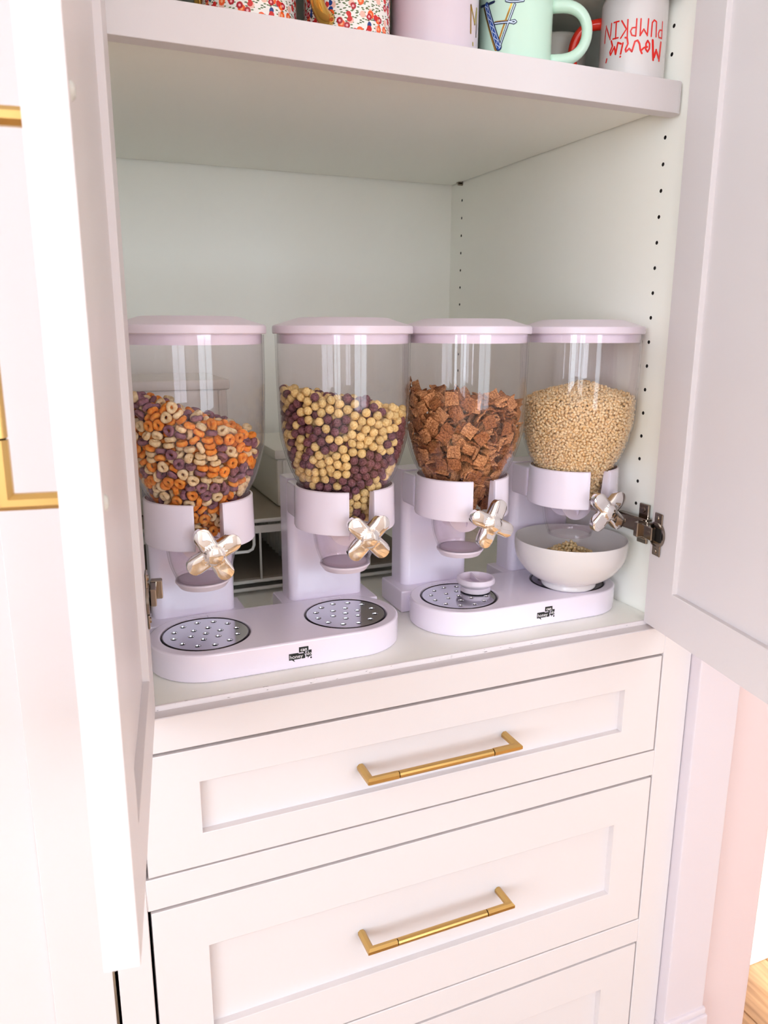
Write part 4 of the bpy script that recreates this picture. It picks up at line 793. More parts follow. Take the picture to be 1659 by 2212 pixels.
PACK_BALL = [
    (-328,-172,1829),(-364,-54,1827),(-333,10,1746),(-352,90,1816),(-325,190,1849),(-249,-269,1824),(-269,-201,1743),(-319,-105,1743),(-319,-44,1654),
    (-316,63,1654),(-302,136,1732),(-261,227,1772),(-162,-333,1832),(-170,-285,1735),(-220,-235,1654),(-272,-141,1654),(-218,-7,1653),(-215,101,1654),
    (-249,203,1654),(-62,-351,1798),(-102,-305,1654),(-119,-198,1654),(-171,-104,1654),(-110,-9,1654),(-114,93,1690),(36,-338,1755),(4,-322,1654),
    (-11,-201,1654),(-63,-106,1654),(-4,9,1653),(-15,116,1654),(123,-346,1823),(108,-307,1681),(96,-203,1654),(45,-108,1654),(84,75,1654),(214,-335,1905),
    (184,-286,1756),(197,-254,1654),(185,-152,1686),(208,50,1654),(258,-264,1831),(259,-209,1738),(287,-146,1654),(323,-39,1683),(315,65,1654),
    (275,165,1654),(326,-182,1842),(317,-120,1754),(351,-22,1786),(323,78,1761),(-432,-137,2011),(-438,-32,1987),(-433,91,1993),(-348,-294,2016),
    (-370,-206,1957),(-382,-105,1920),(-396,18,1901),(-357,116,1921),(-396,192,1987),(-352,287,2014),(-263,-354,1988),(-295,-276,1921),(-274,-171,1922),
    (-257,-90,1832),(-278,15,1839),(-248,118,1824),(-298,219,1950),(-264,278,1867),(-172,-372,1932),(-187,-264,1912),(-197,-178,1847),(-200,-58,1747),
    (-226,47,1747),(-105,-430,1993),(-72,-389,1899),(-112,-233,1809),(-168,-163,1744),(-114,-88,1805),(-186,155,1743),(0,-430,1968),(26,-377,1855),
    (-42,-266,1734),(-60,-161,1746),(27,-97,1806),(-40,-45,1739),(-28,62,1747),(97,-443,2013),(111,-389,1921),(47,-271,1839),(41,-198,1748),
    (110,-95,1738),(59,-1,1741),(192,-398,1990),(157,-252,1865),(144,-189,1779),(186,-73,1811),(166,9,1744),(282,-338,1988),(285,-245,1932),
    (220,-166,1852),(286,-81,1850),(362,-267,2005),(372,-182,1940),(384,-85,1894),(445,-98,2018),(413,9,1937),(-463,-189,2099),(-486,-78,2083),
    (-481,28,2066),(-489,127,2108),(-442,228,2092),(-413,-285,2102),(-361,-198,2064),(-355,-97,2099),(-367,34,2055),(-386,137,2079),(-340,-365,2097),
    (-263,-242,2058),(-274,-140,2025),(-334,-54,2002),(-298,29,1944),(-249,-445,2117),(-235,-341,2091),(-175,-287,2016),(-184,-178,1980),(-250,-66,1936),
    (-149,-471,2086),(-131,-365,2075),(-77,-326,1991),(-104,-196,1910),(-152,-99,1905),(-94,-12,1932),(-33,-477,2060),(23,-326,1950),(-51,-285,1882),
    (-20,-187,1843),(6,-109,1912),(-35,-11,1841),(-37,76,1907),(55,-443,2112),(108,-336,2015),(96,-248,1953),(83,-175,1875),(102,-70,1879),
    (181,-455,2081),(195,-336,2078),(195,-271,1990),(173,-173,1948),(282,-399,2077),(295,-293,2085),(269,-204,2030),(275,-139,1940),(238,43,1915),
    (401,-300,2099),(354,-203,2096),(341,-124,2024),(330,66,1975),(460,-186,2093),(501,-89,2114),(-467,-289,2195),(-514,-192,2194),(-547,-90,2205),
    (-531,5,2158),(-553,97,2218),(-511,193,2191),(-460,287,2182),(-383,-400,2204),(-359,-296,2194),(-375,-192,2171),(-445,-110,2177),(-414,-16,2138),
    (-452,70,2192),(-274,-519,2271),(-281,-370,2187),(-261,-267,2163),(-278,-165,2131),(-229,-75,2098),(-304,-11,2140),(-349,84,2164),(-202,-507,2191),
    (-176,-387,2171),(-161,-270,2123),(-180,-170,2087),(-170,-75,2008),(-261,17,2046),(-99,-525,2166),(-54,-407,2138),(-59,-288,2092),(-90,-220,2014),
    (-76,-119,1980),(-154,15,2065),(8,-530,2155),(4,-367,2055),(30,-264,2037),(-4,-209,1949),(21,-90,2017),(-55,-15,2032),(122,-515,2157),(93,-346,2136),
    (125,-254,2090),(88,-173,2029),(124,-83,1984),(225,-492,2180),(183,-394,2169),(216,-258,2150),(182,-164,2081),(225,-87,2020),(322,-453,2208),
    (283,-353,2174),(317,-252,2185),(267,-164,2147),(389,-375,2176),(424,-237,2184),(506,-271,2245),(515,-178,2186),(555,-84,2219),(-580,-1,2255),
    (-482,-345,2286),(-534,-251,2282),(-477,-126,2279),(-468,-25,2240),(-598,85,2318),(-564,181,2284),(-417,-429,2302),(-376,-330,2295),(-408,-232,2266),
    (-370,-131,2266),(-360,-29,2231),(-462,136,2276),(-476,243,2279),(-351,-503,2345),(-308,-417,2280),(-278,-296,2265),(-287,-192,2236),(-272,-89,2208),
    (-277,40,2232),(-375,72,2268),(-176,-564,2279),(-202,-430,2266),(-177,-295,2226),(-188,-193,2193),(-200,5,2165),(-107,-482,2264),(-90,-379,2236),
    (-74,-280,2199),(-91,-187,2146),(-98,-100,2084),(-40,-571,2243),(-11,-451,2227),(8,-348,2203),(30,-258,2145),(-7,-173,2080),(68,-566,2237),
    (94,-429,2216),(121,-265,2202),(174,-552,2254),(212,-403,2272),(227,-299,2250),(275,-522,2277),(315,-370,2275),(318,-261,2293),(253,-156,2253),
    (412,-419,2271),(407,-312,2262),(549,-274,2344),(562,-186,2282),(-583,-127,2300),(-613,-36,2350),(-608,163,2394),(-539,-309,2372),(-584,-211,2369),
    (-477,-200,2357),(-498,44,2317),(-503,163,2371),(-559,261,2357),(-533,348,2414),(-442,-455,2404),(-439,-346,2384),(-385,-253,2369),(-413,-113,2364),
    (-405,-12,2327),(-285,-566,2402),(-346,-401,2379),(-286,-296,2372),(-304,-188,2342),(-289,-78,2314),(-213,-497,2356),(-241,-393,2360),
    (-161,-327,2328),(-208,-231,2315),(-87,-603,2334),(-106,-503,2370),(-85,-401,2341),(-60,-301,2303),(-114,-208,2269),(20,-606,2326),(-9,-502,2322),
    (15,-379,2306),(41,-275,2275),(196,-588,2362),(104,-538,2335),(107,-432,2324),(131,-334,2286),(200,-482,2345),(264,-398,2367),(237,-294,2357),
    (295,-553,2382),(343,-466,2339),(378,-354,2361),(442,-440,2372),(442,-267,2355),(487,-358,2318),(599,-188,2386),(600,-97,2329),(-625,-122,2414),
    (-649,-23,2451),(-647,84,2457),(-584,-300,2469),(-628,-203,2486),(-525,-170,2449),(-513,-75,2367),(-548,75,2414),(-593,272,2460),(-539,391,2513),
    (-519,-388,2443),(-481,-269,2454),(-416,-184,2446),(-459,-87,2467),(-376,-529,2447),(-278,-464,2434),(-357,-320,2450),(-315,-221,2444),
    (-172,-519,2454),(-155,-417,2421),(-254,-352,2459),(-211,-238,2423),(-184,-598,2381),(-67,-542,2463),(-49,-439,2436),(-116,-239,2372),
    (-119,-134,2348),(101,-625,2400),(31,-540,2415),(46,-396,2408),(26,-294,2380),(-25,-199,2329),(195,-625,2464),(118,-476,2421),(163,-380,2400),
    (213,-521,2444),(237,-418,2469),(203,-302,2462),(385,-513,2427),(368,-411,2455),(305,-325,2435),(494,-430,2467),(437,-328,2448),(400,-227,2446),
    (389,-73,2452),(542,-342,2428),(507,-223,2430),(466,-112,2516),(636,-93,2430),(-632,-250,2583),(-660,-105,2520),(-671,23,2545),(-661,129,2554),
    (-635,233,2567),(-557,-374,2543),(-536,-230,2538),(-553,-111,2535),(-546,-18,2481),(-580,171,2498),(-475,-464,2506),(-441,-353,2509),(-453,-161,2545),
    (-469,-59,2577),(-466,36,2528),(-488,140,2547),(-308,-589,2505),(-368,-427,2481),(-400,-254,2526),(-346,-161,2528),(-369,-56,2517),(-209,-625,2483),
    (-223,-536,2547),(-210,-435,2513),(-315,-341,2547),(-250,-258,2521),(-241,-156,2489),(-108,-640,2446),(-121,-502,2547),(-108,-399,2517),
    (-3,-642,2425),(21,-570,2519),(38,-466,2493),(-3,-367,2501),(81,-657,2501),(125,-551,2498),(129,-410,2506),(87,-317,2468),(213,-644,2569),
    (271,-564,2524),(196,-485,2545),(145,-279,2550),(159,-176,2521),(199,-77,2468),(378,-551,2528),(313,-465,2530),(283,-350,2538),(262,-161,2495),
    (419,-452,2542),(391,-348,2543),(511,-288,2516),(603,-256,2470),(663,-101,2535),(-638,-292,2682),(-684,-59,2614),(-688,70,2640),(-671,176,2651),
    (-640,278,2666),(-582,-378,2648),(-542,-278,2635),(-620,-146,2612),(-572,71,2535),(-573,153,2612),(-502,221,2656),(-593,374,2684),(-515,-451,2606),
    (-451,-331,2614),(-448,-225,2632),(-514,-140,2631),(-488,36,2633),(-504,328,2644),(-421,-530,2571),(-385,-413,2587),(-349,-321,2647),(-341,-217,2620),
    (-377,-104,2613),(-242,-636,2585),(-322,-493,2553),(-273,-416,2611),(-232,-316,2611),(-235,-195,2614),(-131,-660,2550),(-153,-579,2617),
    (-165,-427,2611),(-151,-230,2555),(-157,-122,2547),(-26,-667,2527),(-50,-547,2615),(-31,-449,2574),(-21,-346,2606),(-61,-278,2521),(116,-675,2601),
    (47,-594,2621),(94,-475,2585),(86,-359,2590),(38,-267,2560),(201,-670,2672),(150,-565,2606),(140,-426,2670),(192,-379,2588),(328,-602,2608),
    (267,-514,2620),(302,-412,2624),(244,-263,2590),(431,-536,2620),(409,-407,2639),(336,-208,2609),(552,-384,2545),(645,-204,2561),(595,-133,2625),
    (-677,-208,2737),(-700,-107,2710),(-709,1,2720),(-699,117,2737),(-674,221,2751),(-540,-455,2711),(-537,-326,2731),(-578,-197,2697),(-602,-69,2684),
    (-584,-23,2588),(-586,64,2671),(-581,179,2716),(-464,-522,2670),(-442,-417,2678),(-430,-318,2719),(-481,-224,2735),(-499,-111,2733),(-524,-6,2726),
    (-341,-594,2607),(-360,-498,2654),(-339,-408,2710),(-347,-249,2728),(-401,-159,2703),(-433,-42,2683),(-292,-640,2692),(-256,-543,2649),
    (-238,-446,2709),(-264,-331,2713),(-243,-221,2718),(-146,-679,2654),(-193,-602,2714),(-146,-498,2689),(-161,-358,2693),(-153,-253,2668),
    (-43,-653,2632),(-22,-502,2709),(-75,-417,2668),(-62,-315,2700),(43,-698,2678),(82,-516,2686),(33,-424,2658),(49,-310,2679),(112,-618,2704),
    (186,-540,2705),(219,-357,2694),(151,-281,2658),(276,-599,2702),(255,-457,2711),(358,-397,2733),(248,-253,2697),(383,-591,2700),(353,-490,2679),
    (420,-316,2696),(324,-309,2646),(507,-460,2606),(482,-333,2610),(610,-303,2586),(-669,-243,2839),(-707,-69,2811),(-709,46,2817),(-695,152,2838),
    (-667,251,2869),(-576,-418,2805),(-631,-328,2784),(-569,-240,2795),(-612,-129,2773),(-619,-16,2777),(-602,90,2775),(-569,237,2826),(-634,323,2787),
    (-501,-506,2797),(-473,-399,2780),(-475,-297,2815),(-501,-163,2828),(-528,-56,2822),(-499,156,2812),(-387,-590,2705),(-404,-486,2752),
    (-369,-356,2800),(-405,-215,2813),(-412,-109,2798),(-411,99,2787),(-334,-627,2791),(-306,-530,2744),(-288,-428,2803),(-285,-290,2811),
    (-302,-184,2801),(-154,-691,2761),(-206,-519,2781),(-162,-420,2780),(-182,-295,2778),(-213,-111,2739),(-53,-705,2727),(-87,-589,2707),(-40,-414,2770),
    (-81,-321,2806),(11,-618,2743),(47,-528,2788),(67,-425,2760),(24,-329,2783),(56,-227,2748),(112,-702,2772),(143,-575,2798),(168,-459,2774),
    (250,-560,2800),(266,-383,2788),(334,-627,2789),(490,-398,2710),(494,-506,2703),(578,-384,2649),(669,-200,2666),(-675,-241,2947),(-697,-149,2883),
    (-715,-17,2905),(-693,178,2943),(-661,276,2973),(-579,-421,2913),(-634,-331,2892),(-594,-178,2880),(-620,-73,2875),(-617,36,2873),(-574,226,2933),
    (-624,348,2891),(-484,-525,2902),(-484,-378,2885),(-543,-272,2895),(-466,-202,2922),(-522,-106,2917),(-422,-574,2823),(-406,-444,2852),
    (-397,-298,2889),(-378,-147,2892),(-429,-32,2871),(-314,-642,2896),(-331,-522,2849),(-256,-463,2900),(-318,-374,2893),(-240,-670,2823),
    (-236,-573,2870),(-157,-499,2876),(-218,-364,2853),(-135,-700,2867),(-144,-600,2818),(-98,-507,2786),(-94,-413,2864),(12,-711,2812),(-40,-621,2838),
    (19,-447,2854),(236,-669,2774),(64,-609,2863),(121,-494,2865),(112,-379,2846),(256,-517,2898),(208,-425,2869),(431,-565,2793),(327,-486,2786),
    (378,-286,2852),(539,-461,2790),(598,-378,2755),(619,-203,2769),(636,-300,2691),(696,-132,2745),(-695,-185,3037),(-711,-97,2977),(-720,5,3010),
    (-712,112,3026),(-688,220,3061),(-585,-420,3021),(-640,-329,2999),(-577,-241,2993),(-609,-131,2976),(-623,-17,2967),(-611,162,3012),(-465,-547,3006),
    (-492,-444,2972),(-527,-340,2977),(-438,-280,2991),(-510,-158,3011),(-519,-48,3008),(-403,-591,2929),(-395,-486,2951),(-407,-379,2960),
    (-428,-90,2968),(-297,-654,3002),(-307,-548,2951),(-305,-446,2995),(-333,-302,2977),(-257,-204,2986),(-220,-682,2930),(-204,-523,2972),
    (-171,-409,2939),(-233,-296,2935),(-122,-708,2974),(-148,-603,2925),(-52,-523,2882),(-48,-262,2938),(-63,-156,2925),(75,-710,2900),(-42,-610,2945),
    (44,-528,2932),(82,-425,2939),(76,-293,2919),(173,-691,2860),(177,-590,2899),(174,-480,2958),(214,-380,2967),(275,-657,2874),(304,-426,2931),
    (285,-332,2881),(285,-129,2957),(352,-554,2866),(359,-399,2841),(444,-351,2795),(449,-207,2871),(431,-457,2785),(597,-389,2862),(537,-297,2808),
    (645,-299,2812),(705,-110,2853),(-667,-275,3089),(-717,-75,3082),(-722,33,3114),(-709,139,3131),(-673,265,3158),(-587,-424,3129),(-564,-312,3074),
    (-595,-172,3076),(-611,-66,3062),(-630,41,3058),(-603,129,3114),(-573,243,3073),(-646,322,3070),(-591,420,3167),(-455,-560,3112),(-510,-476,3074),
    (-463,-380,3055),(-485,-239,3079),(-518,-101,3102),(-497,38,3071),(-498,144,3092),(-385,-608,3044),(-375,-501,3056),(-356,-373,3055),(-377,-256,3077),
    (-418,-152,3067),(-428,-45,3066),(-285,-663,3109),(-268,-562,3050),(-254,-408,3082),(-272,-278,3063),(-307,-174,3078),(-204,-691,3043),
    (-153,-596,3033),(-163,-449,3039),(-191,-344,3022),(-173,-239,3044),(-61,-651,3043),(-96,-520,2981),(-32,-439,2949),(-89,-357,2989),(-65,-232,3040),
    (-95,-32,2979),(-36,-713,2909),(62,-628,2969),(87,-490,3025),(19,-353,2988),(10,-117,2996),(26,-13,2972),(84,716,3075),(159,-698,2966),
    (240,-633,2996),(217,-432,3062),(143,-268,3000),(340,-631,2956),(337,-524,2969),(372,-343,2944),(250,-278,2970),(213,-186,3013),(301,68,3033),
    (430,-573,2938),(407,-465,2912),(471,-308,2903),(438,-76,3010),(371,4,2981),(491,-517,2869),(491,-410,2872),(572,-233,2888),(648,-303,2920),
    (681,-214,2868),(-681,-247,3208),(-704,-164,3142),(-722,61,3219),(-700,186,3227),(-639,343,3225),(-596,-414,3236),(-640,-340,3171),(-587,-244,3155),
    (-626,-93,3166),(-627,15,3163),(-625,108,3218),(-582,211,3180),(-559,318,3149),(-503,384,3217),(-526,-498,3178),(-425,-445,3133),(-521,-347,3167),
    (-484,-248,3186),(-542,-154,3193),(-536,-38,3187),(-532,69,3168),(-485,240,3140),(-433,334,3151),(-522,502,3176),(-439,577,3197),(-373,-619,3151),
    (-320,-468,3143),(-418,-333,3141),(-393,-194,3163),(-448,-101,3185),(-443,9,3159),(-331,306,3127),(-407,437,3167),(-204,-695,3174),(-279,-567,3157),
    (-206,-493,3128),(-311,-348,3150),(-296,-242,3162),(-354,-94,3132),(-335,8,3161),(-302,110,3144),(-261,228,3150),(-235,649,3143),(-121,-713,3108),
    (-176,-597,3138),(-84,-546,3099),(-205,-327,3133),(-248,-82,3121),(-197,144,3126),(-176,289,3122),(-124,434,3074),(-122,532,3121),(-106,716,3140),
    (-13,-723,3109),(39,-633,3081),(-56,-451,3053),(-114,-370,3094),(-114,-268,3130),(14,-719,3004),(-3,-549,3027),(14,-506,3124),(40,-410,3081),
    (-19,-320,3083),(-13,-155,3094),(6,347,3096),(107,-714,3060),(149,-575,3003),(180,-638,3085),(137,-399,3127),(87,-298,3095),(69,-86,3081),
    (193,369,3060),(146,464,3077),(245,-529,3024),(376,-440,3024),(303,-360,3025),(328,-256,3042),(216,-82,3040),(323,-68,3046),(117,128,3066),
    (217,243,3090),(287,416,3035),(392,-585,3039),(469,-498,3006),(461,-395,2975),(431,-269,2996),(405,157,2994),(551,-457,2949),(556,-349,2954),
    (538,-251,2996),(491,325,2991),(684,-219,2976),(595,12,2960),(-722,-47,3186),
]
PACK_SQ = [
    (-304,-136,1695,18,13,20,27),(-291,44,1695,32,5,23,-6),(-306,130,1694,6,23,-5,32),(-122,-226,1632,0,35,20,0),(-90,-176,1679,24,1,0,-32),
    (-181,-10,1684,5,38,-7,10),(-161,165,1694,6,-38,10,7),(-163,225,1667,18,8,-4,35),(17,-310,1696,28,-27,-4,6),(14,-198,1692,28,-4,-28,-4),
    (-72,-44,1633,40,0,0,-3),(11,96,1662,39,-8,-1,3),(178,-291,1693,9,6,-25,-29),(139,-196,1694,34,-8,-16,-12),(252,-147,1688,17,7,35,-3),
    (276,-27,1753,30,-14,-6,-22),(-388,34,1848,17,-23,-24,14),(-211,-277,1743,6,-12,-30,23),(-271,-120,1769,32,-13,10,-18),(-302,0,1839,15,20,-31,-5),
    (-305,147,1860,9,-19,-5,-34),(-250,201,1827,35,-7,18,5),(-107,-271,1782,4,-26,1,-30),(-213,-168,1800,18,-16,2,-32),(-103,-66,1796,13,10,-10,35),
    (-160,22,1745,19,-8,2,34),(21,-401,1879,4,-1,-22,-33),(34,-244,1808,4,4,3,40),(68,-198,1847,11,3,5,38),(35,9,1726,38,12,1,1),
    (145,-283,1871,0,31,-13,-21),(208,-128,1845,23,16,-21,20),(90,-73,1756,21,-33,9,4),(256,-236,1892,18,-6,-24,26),(336,-182,1828,22,7,32,-7),
    (379,29,1837,6,30,9,23),(-330,-235,1892,10,-19,-6,-33),(-394,88,1987,10,-16,-6,-35),(-386,113,2033,6,-19,-31,16),(-304,-235,1952,15,33,-8,-14),
    (-166,-95,1917,13,-26,-27,-5),(-349,-70,1929,10,-31,20,11),(-226,58,1882,21,-22,-26,4),(-284,210,1935,9,-10,-5,-37),(-161,-296,1879,1,10,38,4),
    (-145,-277,1931,4,-31,25,0),(-105,-123,1962,13,4,16,-34),(-137,-72,1864,14,-35,-14,1),(4,-367,1913,22,33,2,0),(13,-237,1989,4,14,18,-32),
    (-31,-144,1869,20,-20,2,29),(35,11,1856,8,22,-17,28),(171,-354,1989,1,-35,-14,13),(232,-263,1968,33,17,-13,-4),(63,-131,1937,7,32,8,-21),
    (151,-34,1924,2,17,35,-9),(363,-240,2022,18,-26,-9,22),(299,-23,1903,21,-2,-32,11),(432,-78,1966,7,34,8,18),(-413,-251,2036,33,-5,20,9),
    (-415,-143,2032,29,-1,20,18),(-506,10,2087,19,9,-34,-5),(-485,-7,2140,18,-17,10,-30),(-304,345,2003,14,2,-33,-17),(-270,-337,2091,24,32,5,2),
    (-298,-232,2094,32,1,6,-24),(-307,-179,1999,13,-11,-33,16),(-308,-40,2077,13,-15,35,1),(-257,167,1993,22,-11,-1,-31),(-247,244,2012,20,4,11,33),
    (-154,-429,1996,20,25,-22,8),(-146,-296,1974,4,-24,32,1),(-185,-163,2041,37,4,0,-16),(34,-464,2066,7,22,30,-11),(5,-288,2068,0,17,32,16),
    (5,-87,2086,35,7,-18,5),(92,137,1968,3,12,1,38),(65,-445,2108,37,-13,-2,-7),(181,-283,2101,35,-10,-17,-1),(113,4,2016,4,-34,-18,10),
    (268,-430,2085,20,28,21,-2),(276,-315,2055,14,-33,-11,-14),(452,-230,2087,34,-9,-20,-3),(-392,-281,2173,18,-7,-12,33),(-475,-152,2198,18,11,-15,30),
    (-494,-95,2202,18,-34,-9,-3),(-505,80,2221,7,-2,11,38),(-368,249,2114,21,2,-26,22),(-235,-453,2209,21,12,32,3),(-297,-243,2203,12,-28,-4,-26),
    (-393,-60,2215,31,0,23,11),(-391,130,2122,13,1,5,37),(-114,-517,2130,3,-7,-20,-34),(-139,-361,2148,6,27,5,-29),(-146,-178,2152,26,-14,12,24),
    (-13,-375,2134,3,19,-15,-32),(-124,-286,2118,23,-6,-27,18),(-23,-99,2123,5,18,7,-34),(89,-423,2148,31,-10,8,22),(150,-285,2175,5,13,-9,-36),
    (173,-466,2219,16,9,-35,1),(337,-191,2188,38,-6,-8,-5),(371,-203,2153,9,36,14,4),(-429,-254,2218,11,-34,16,-7),(-507,-114,2300,33,0,-6,21),
    (-544,52,2313,13,27,26,-5),(-467,189,2198,13,33,17,-9),(-325,-396,2226,14,-16,34,4),(-271,-240,2309,2,20,-34,-6),(-251,-113,2213,16,28,22,-11),
    (-321,32,2221,0,34,-15,-15),(-329,131,2201,37,6,14,0),(-335,208,2297,37,6,12,9),(-193,-465,2194,3,-32,12,-21),(-130,-312,2256,0,39,-9,-2),
    (-271,6,2230,36,8,13,7),(-51,-512,2236,1,-26,29,10),(-17,-340,2231,8,31,-8,23),(96,-522,2290,7,-39,3,-7),(115,-299,2216,16,24,28,4),
    (329,-392,2174,10,1,35,-16),(282,-339,2244,6,-14,13,34),(293,-274,2283,37,-14,-7,2),(474,-310,2266,10,-25,1,30),(487,-179,2273,34,-18,-8,-9),
    (-496,-339,2275,32,-7,21,9),(-630,-120,2375,3,-23,-1,-33),(-545,82,2350,6,27,-26,12),(-635,141,2416,29,-5,24,-12),(-545,283,2305,8,-33,4,21),
    (-378,-474,2289,13,-20,-11,-31),(-230,-314,2335,4,-40,-1,4),(-474,-215,2340,37,5,1,-14),(-305,-50,2307,5,-9,8,-38),(-432,74,2362,30,-9,23,-9),
    (-486,240,2302,18,-32,-3,16),(-402,421,2339,25,16,-5,27),(-221,-524,2359,7,5,-7,38),(-61,-274,2356,22,15,24,-17),(-70,-613,2317,12,20,26,-19),
    (-203,-419,2350,38,7,6,-8),(58,-162,2359,25,24,-19,-7),(67,-530,2328,38,7,-6,-9),(123,-339,2333,7,-39,2,-4),(137,-202,2284,8,28,27,2),
    (286,-529,2277,18,33,-4,13),(332,-388,2256,6,-8,34,-18),(391,-416,2358,1,-14,37,5),(-496,-301,2388,4,-10,38,0),(-591,-158,2451,11,-21,-31,9),
    (-537,-26,2398,30,13,7,-22),(-576,261,2476,26,2,-30,-3),(-364,-437,2319,30,-22,6,-13),(-340,-330,2379,18,10,0,-34),(-278,-129,2391,7,-9,-38,-3),
    (-354,-78,2380,9,-36,-13,7),(-325,115,2359,11,-38,-5,5),(-126,-585,2436,15,14,-16,-30),(-153,-259,2461,37,-4,0,15),(-243,-166,2420,1,28,-27,-8),
    (48,-550,2417,6,-39,3,-7),(-57,-413,2364,37,8,10,-7),(95,-553,2384,4,-38,-7,-9),(136,-366,2376,25,8,3,-30),(116,-169,2383,22,4,-30,13),
    (267,-525,2411,1,39,9,2),(307,-274,2405,2,16,35,9),(579,-277,2383,31,-2,-23,-11),(463,-239,2393,2,-33,-23,-5),(-578,-339,2477,7,31,8,-23),
    (-510,-238,2491,16,11,-5,34),(-619,-5,2524,8,-39,-2,-4),(-582,15,2489,31,9,2,-23),(-530,286,2493,2,26,0,30),(-408,-524,2453,30,-23,7,-10),
    (-401,-370,2452,2,-8,4,-39),(-415,-152,2459,31,18,-5,-18),(-453,383,2429,18,-17,32,3),(-243,-584,2457,27,-5,16,24),(-150,-284,2513,39,-4,-2,5),
    (-213,-65,2469,3,-8,-37,13),(35,-591,2450,25,-2,-9,30),(-25,-450,2462,35,-11,-5,13),(7,-215,2550,36,4,7,-15),(189,-588,2517,21,1,34,3),
    (124,-368,2437,0,29,27,5),(169,-183,2471,25,11,-29,4),(281,-508,2458,29,-2,-1,28),(303,-331,2439,30,1,-8,25),(449,-399,2444,5,-34,-16,12),
    (-497,-284,2551,36,2,5,-17),(-529,-125,2536,5,-17,15,33),(-587,-38,2566,18,1,-9,34),(-663,199,2577,30,15,19,12),(-311,-541,2532,15,29,-22,2),
    (-350,-398,2476,7,3,-39,-4),(-277,-210,2533,8,-28,13,24),(-350,27,2521,4,-38,10,6),(-390,165,2541,27,16,25,-2),(-181,-460,2494,10,-17,2,35),
    (-131,-448,2473,8,-22,28,-15),(-187,-269,2553,3,37,-16,3),(-15,-616,2521,2,-4,6,-39),(161,-613,2563,2,-34,0,-20),(138,-374,2488,21,-2,-4,34),
    (107,-359,2532,4,-17,36,1),(328,-586,2570,18,19,29,-9),(289,-443,2548,37,-6,11,9),(315,-199,2535,2,-30,-27,2),(510,-343,2516,12,-36,10,10),
    (-525,-464,2623,1,25,20,-25),(-668,-221,2619,31,-9,24,-1),(-548,175,2607,10,-21,-33,0),(-474,381,2597,35,-3,-4,-18),(-494,397,2638,0,21,-34,5),
    (-340,-505,2583,7,31,20,-14),(-485,-467,2704,2,-25,-22,22),(-536,-274,2631,40,-3,-3,1),(-452,-361,2574,2,-37,15,5),(-506,0,2628,13,24,-29,-4),
    (-200,-602,2573,5,10,-6,38),(-235,-383,2564,21,-3,-26,21),(-193,-258,2598,4,37,15,0),(-390,-152,2574,8,35,-16,-9),(30,-629,2555,5,-39,-1,5),
    (5,-509,2596,12,-1,13,36),(186,-507,2661,34,-13,1,16),(117,-400,2676,37,-14,-7,5),(366,-546,2690,35,-8,4,-17),(404,-364,2578,30,4,-15,-21),
    (500,-479,2567,30,-22,-13,9),(-632,-348,2766,29,-18,20,-7),(-599,-296,2733,24,5,-30,9),(-610,-74,2597,1,-18,-34,-9),(-540,190,2661,38,4,9,-7),
    (-535,382,2684,4,38,-12,4),(-440,-437,2694,15,33,-3,-17),(-356,-355,2657,5,-19,-29,20),(-293,-200,2639,25,-1,-6,-30),(-391,55,2633,7,-37,1,14),
    (-473,182,2684,5,21,-32,-11),(-121,-694,2634,30,-22,11,9),(-190,-543,2653,10,-17,-34,6),(-100,-383,2615,8,15,-34,-11),(-17,-611,2678,39,5,-8,-4),
    (-57,-394,2671,2,13,0,38),(90,-646,2650,1,-26,5,-30),(292,-346,2637,35,-7,-15,9),(382,-508,2724,9,29,-26,-2),(361,-338,2624,29,-10,-9,24),
    (493,-424,2596,30,-21,-14,8),(-347,-511,2801,36,-10,8,11),(-655,-90,2698,27,-15,21,-16),(-707,60,2660,6,29,-10,-25),(-548,188,2784,4,33,-9,20),
    (-326,-443,2631,34,-15,14,-1),(-410,-327,2758,4,38,12,0),(-360,-201,2678,31,-6,1,24),(-492,57,2733,6,-37,13,3),(-179,-547,2701,8,28,-27,-7),
    (-219,-368,2708,8,27,28,-4),(-6,-636,2730,35,0,-9,16),(-39,-393,2715,8,13,3,37),(182,-497,2711,31,-13,2,21),(90,-412,2748,1,-23,31,-11),
    (431,-453,2741,16,4,8,36),(252,-344,2692,4,-21,1,34),(348,-204,2719,1,-38,11,8),(629,-332,2660,12,31,-1,23),(-569,-451,2884,27,18,-24,1),
    (-526,-206,2729,14,-11,35,3),(-622,234,2738,25,-18,-5,25),(-593,303,2812,8,38,-8,4),(-337,-588,2762,12,16,31,-16),(-404,-359,2822,40,-1,2,-6),
    (-274,-234,2737,0,38,12,-7),(-396,-94,2735,9,12,36,7),(-277,-663,2722,7,19,23,-26),(-232,-429,2814,30,-13,5,23),(-232,-226,2771,4,-23,-32,6),
    (-274,24,2709,11,36,8,-13),(-75,-566,2763,27,-15,-9,24),(17,-367,2806,8,6,38,-7),(-147,-245,2792,7,14,-37,0),(-38,-96,2740,23,-12,14,27),
    (78,-583,2812,4,26,-30,2),(128,-237,2888,37,1,15,5),(352,-553,2816,15,0,1,-37),(326,-297,2783,5,-39,-5,8),(366,-39,2755,36,-6,8,14),
    (505,-388,2746,5,39,-1,-7),(-590,-391,3019,16,1,-33,17),(-599,-169,2831,15,-21,-29,10),(-639,-122,2804,22,-12,13,-28),(-716,-86,2742,11,-26,-15,24),
    (-546,484,2917,28,23,14,8),(-426,-592,2923,27,25,-16,-2),(-397,-402,2868,9,2,1,39),(-504,-143,2713,2,-34,-15,-15),(-154,-498,2830,2,-23,24,-22),
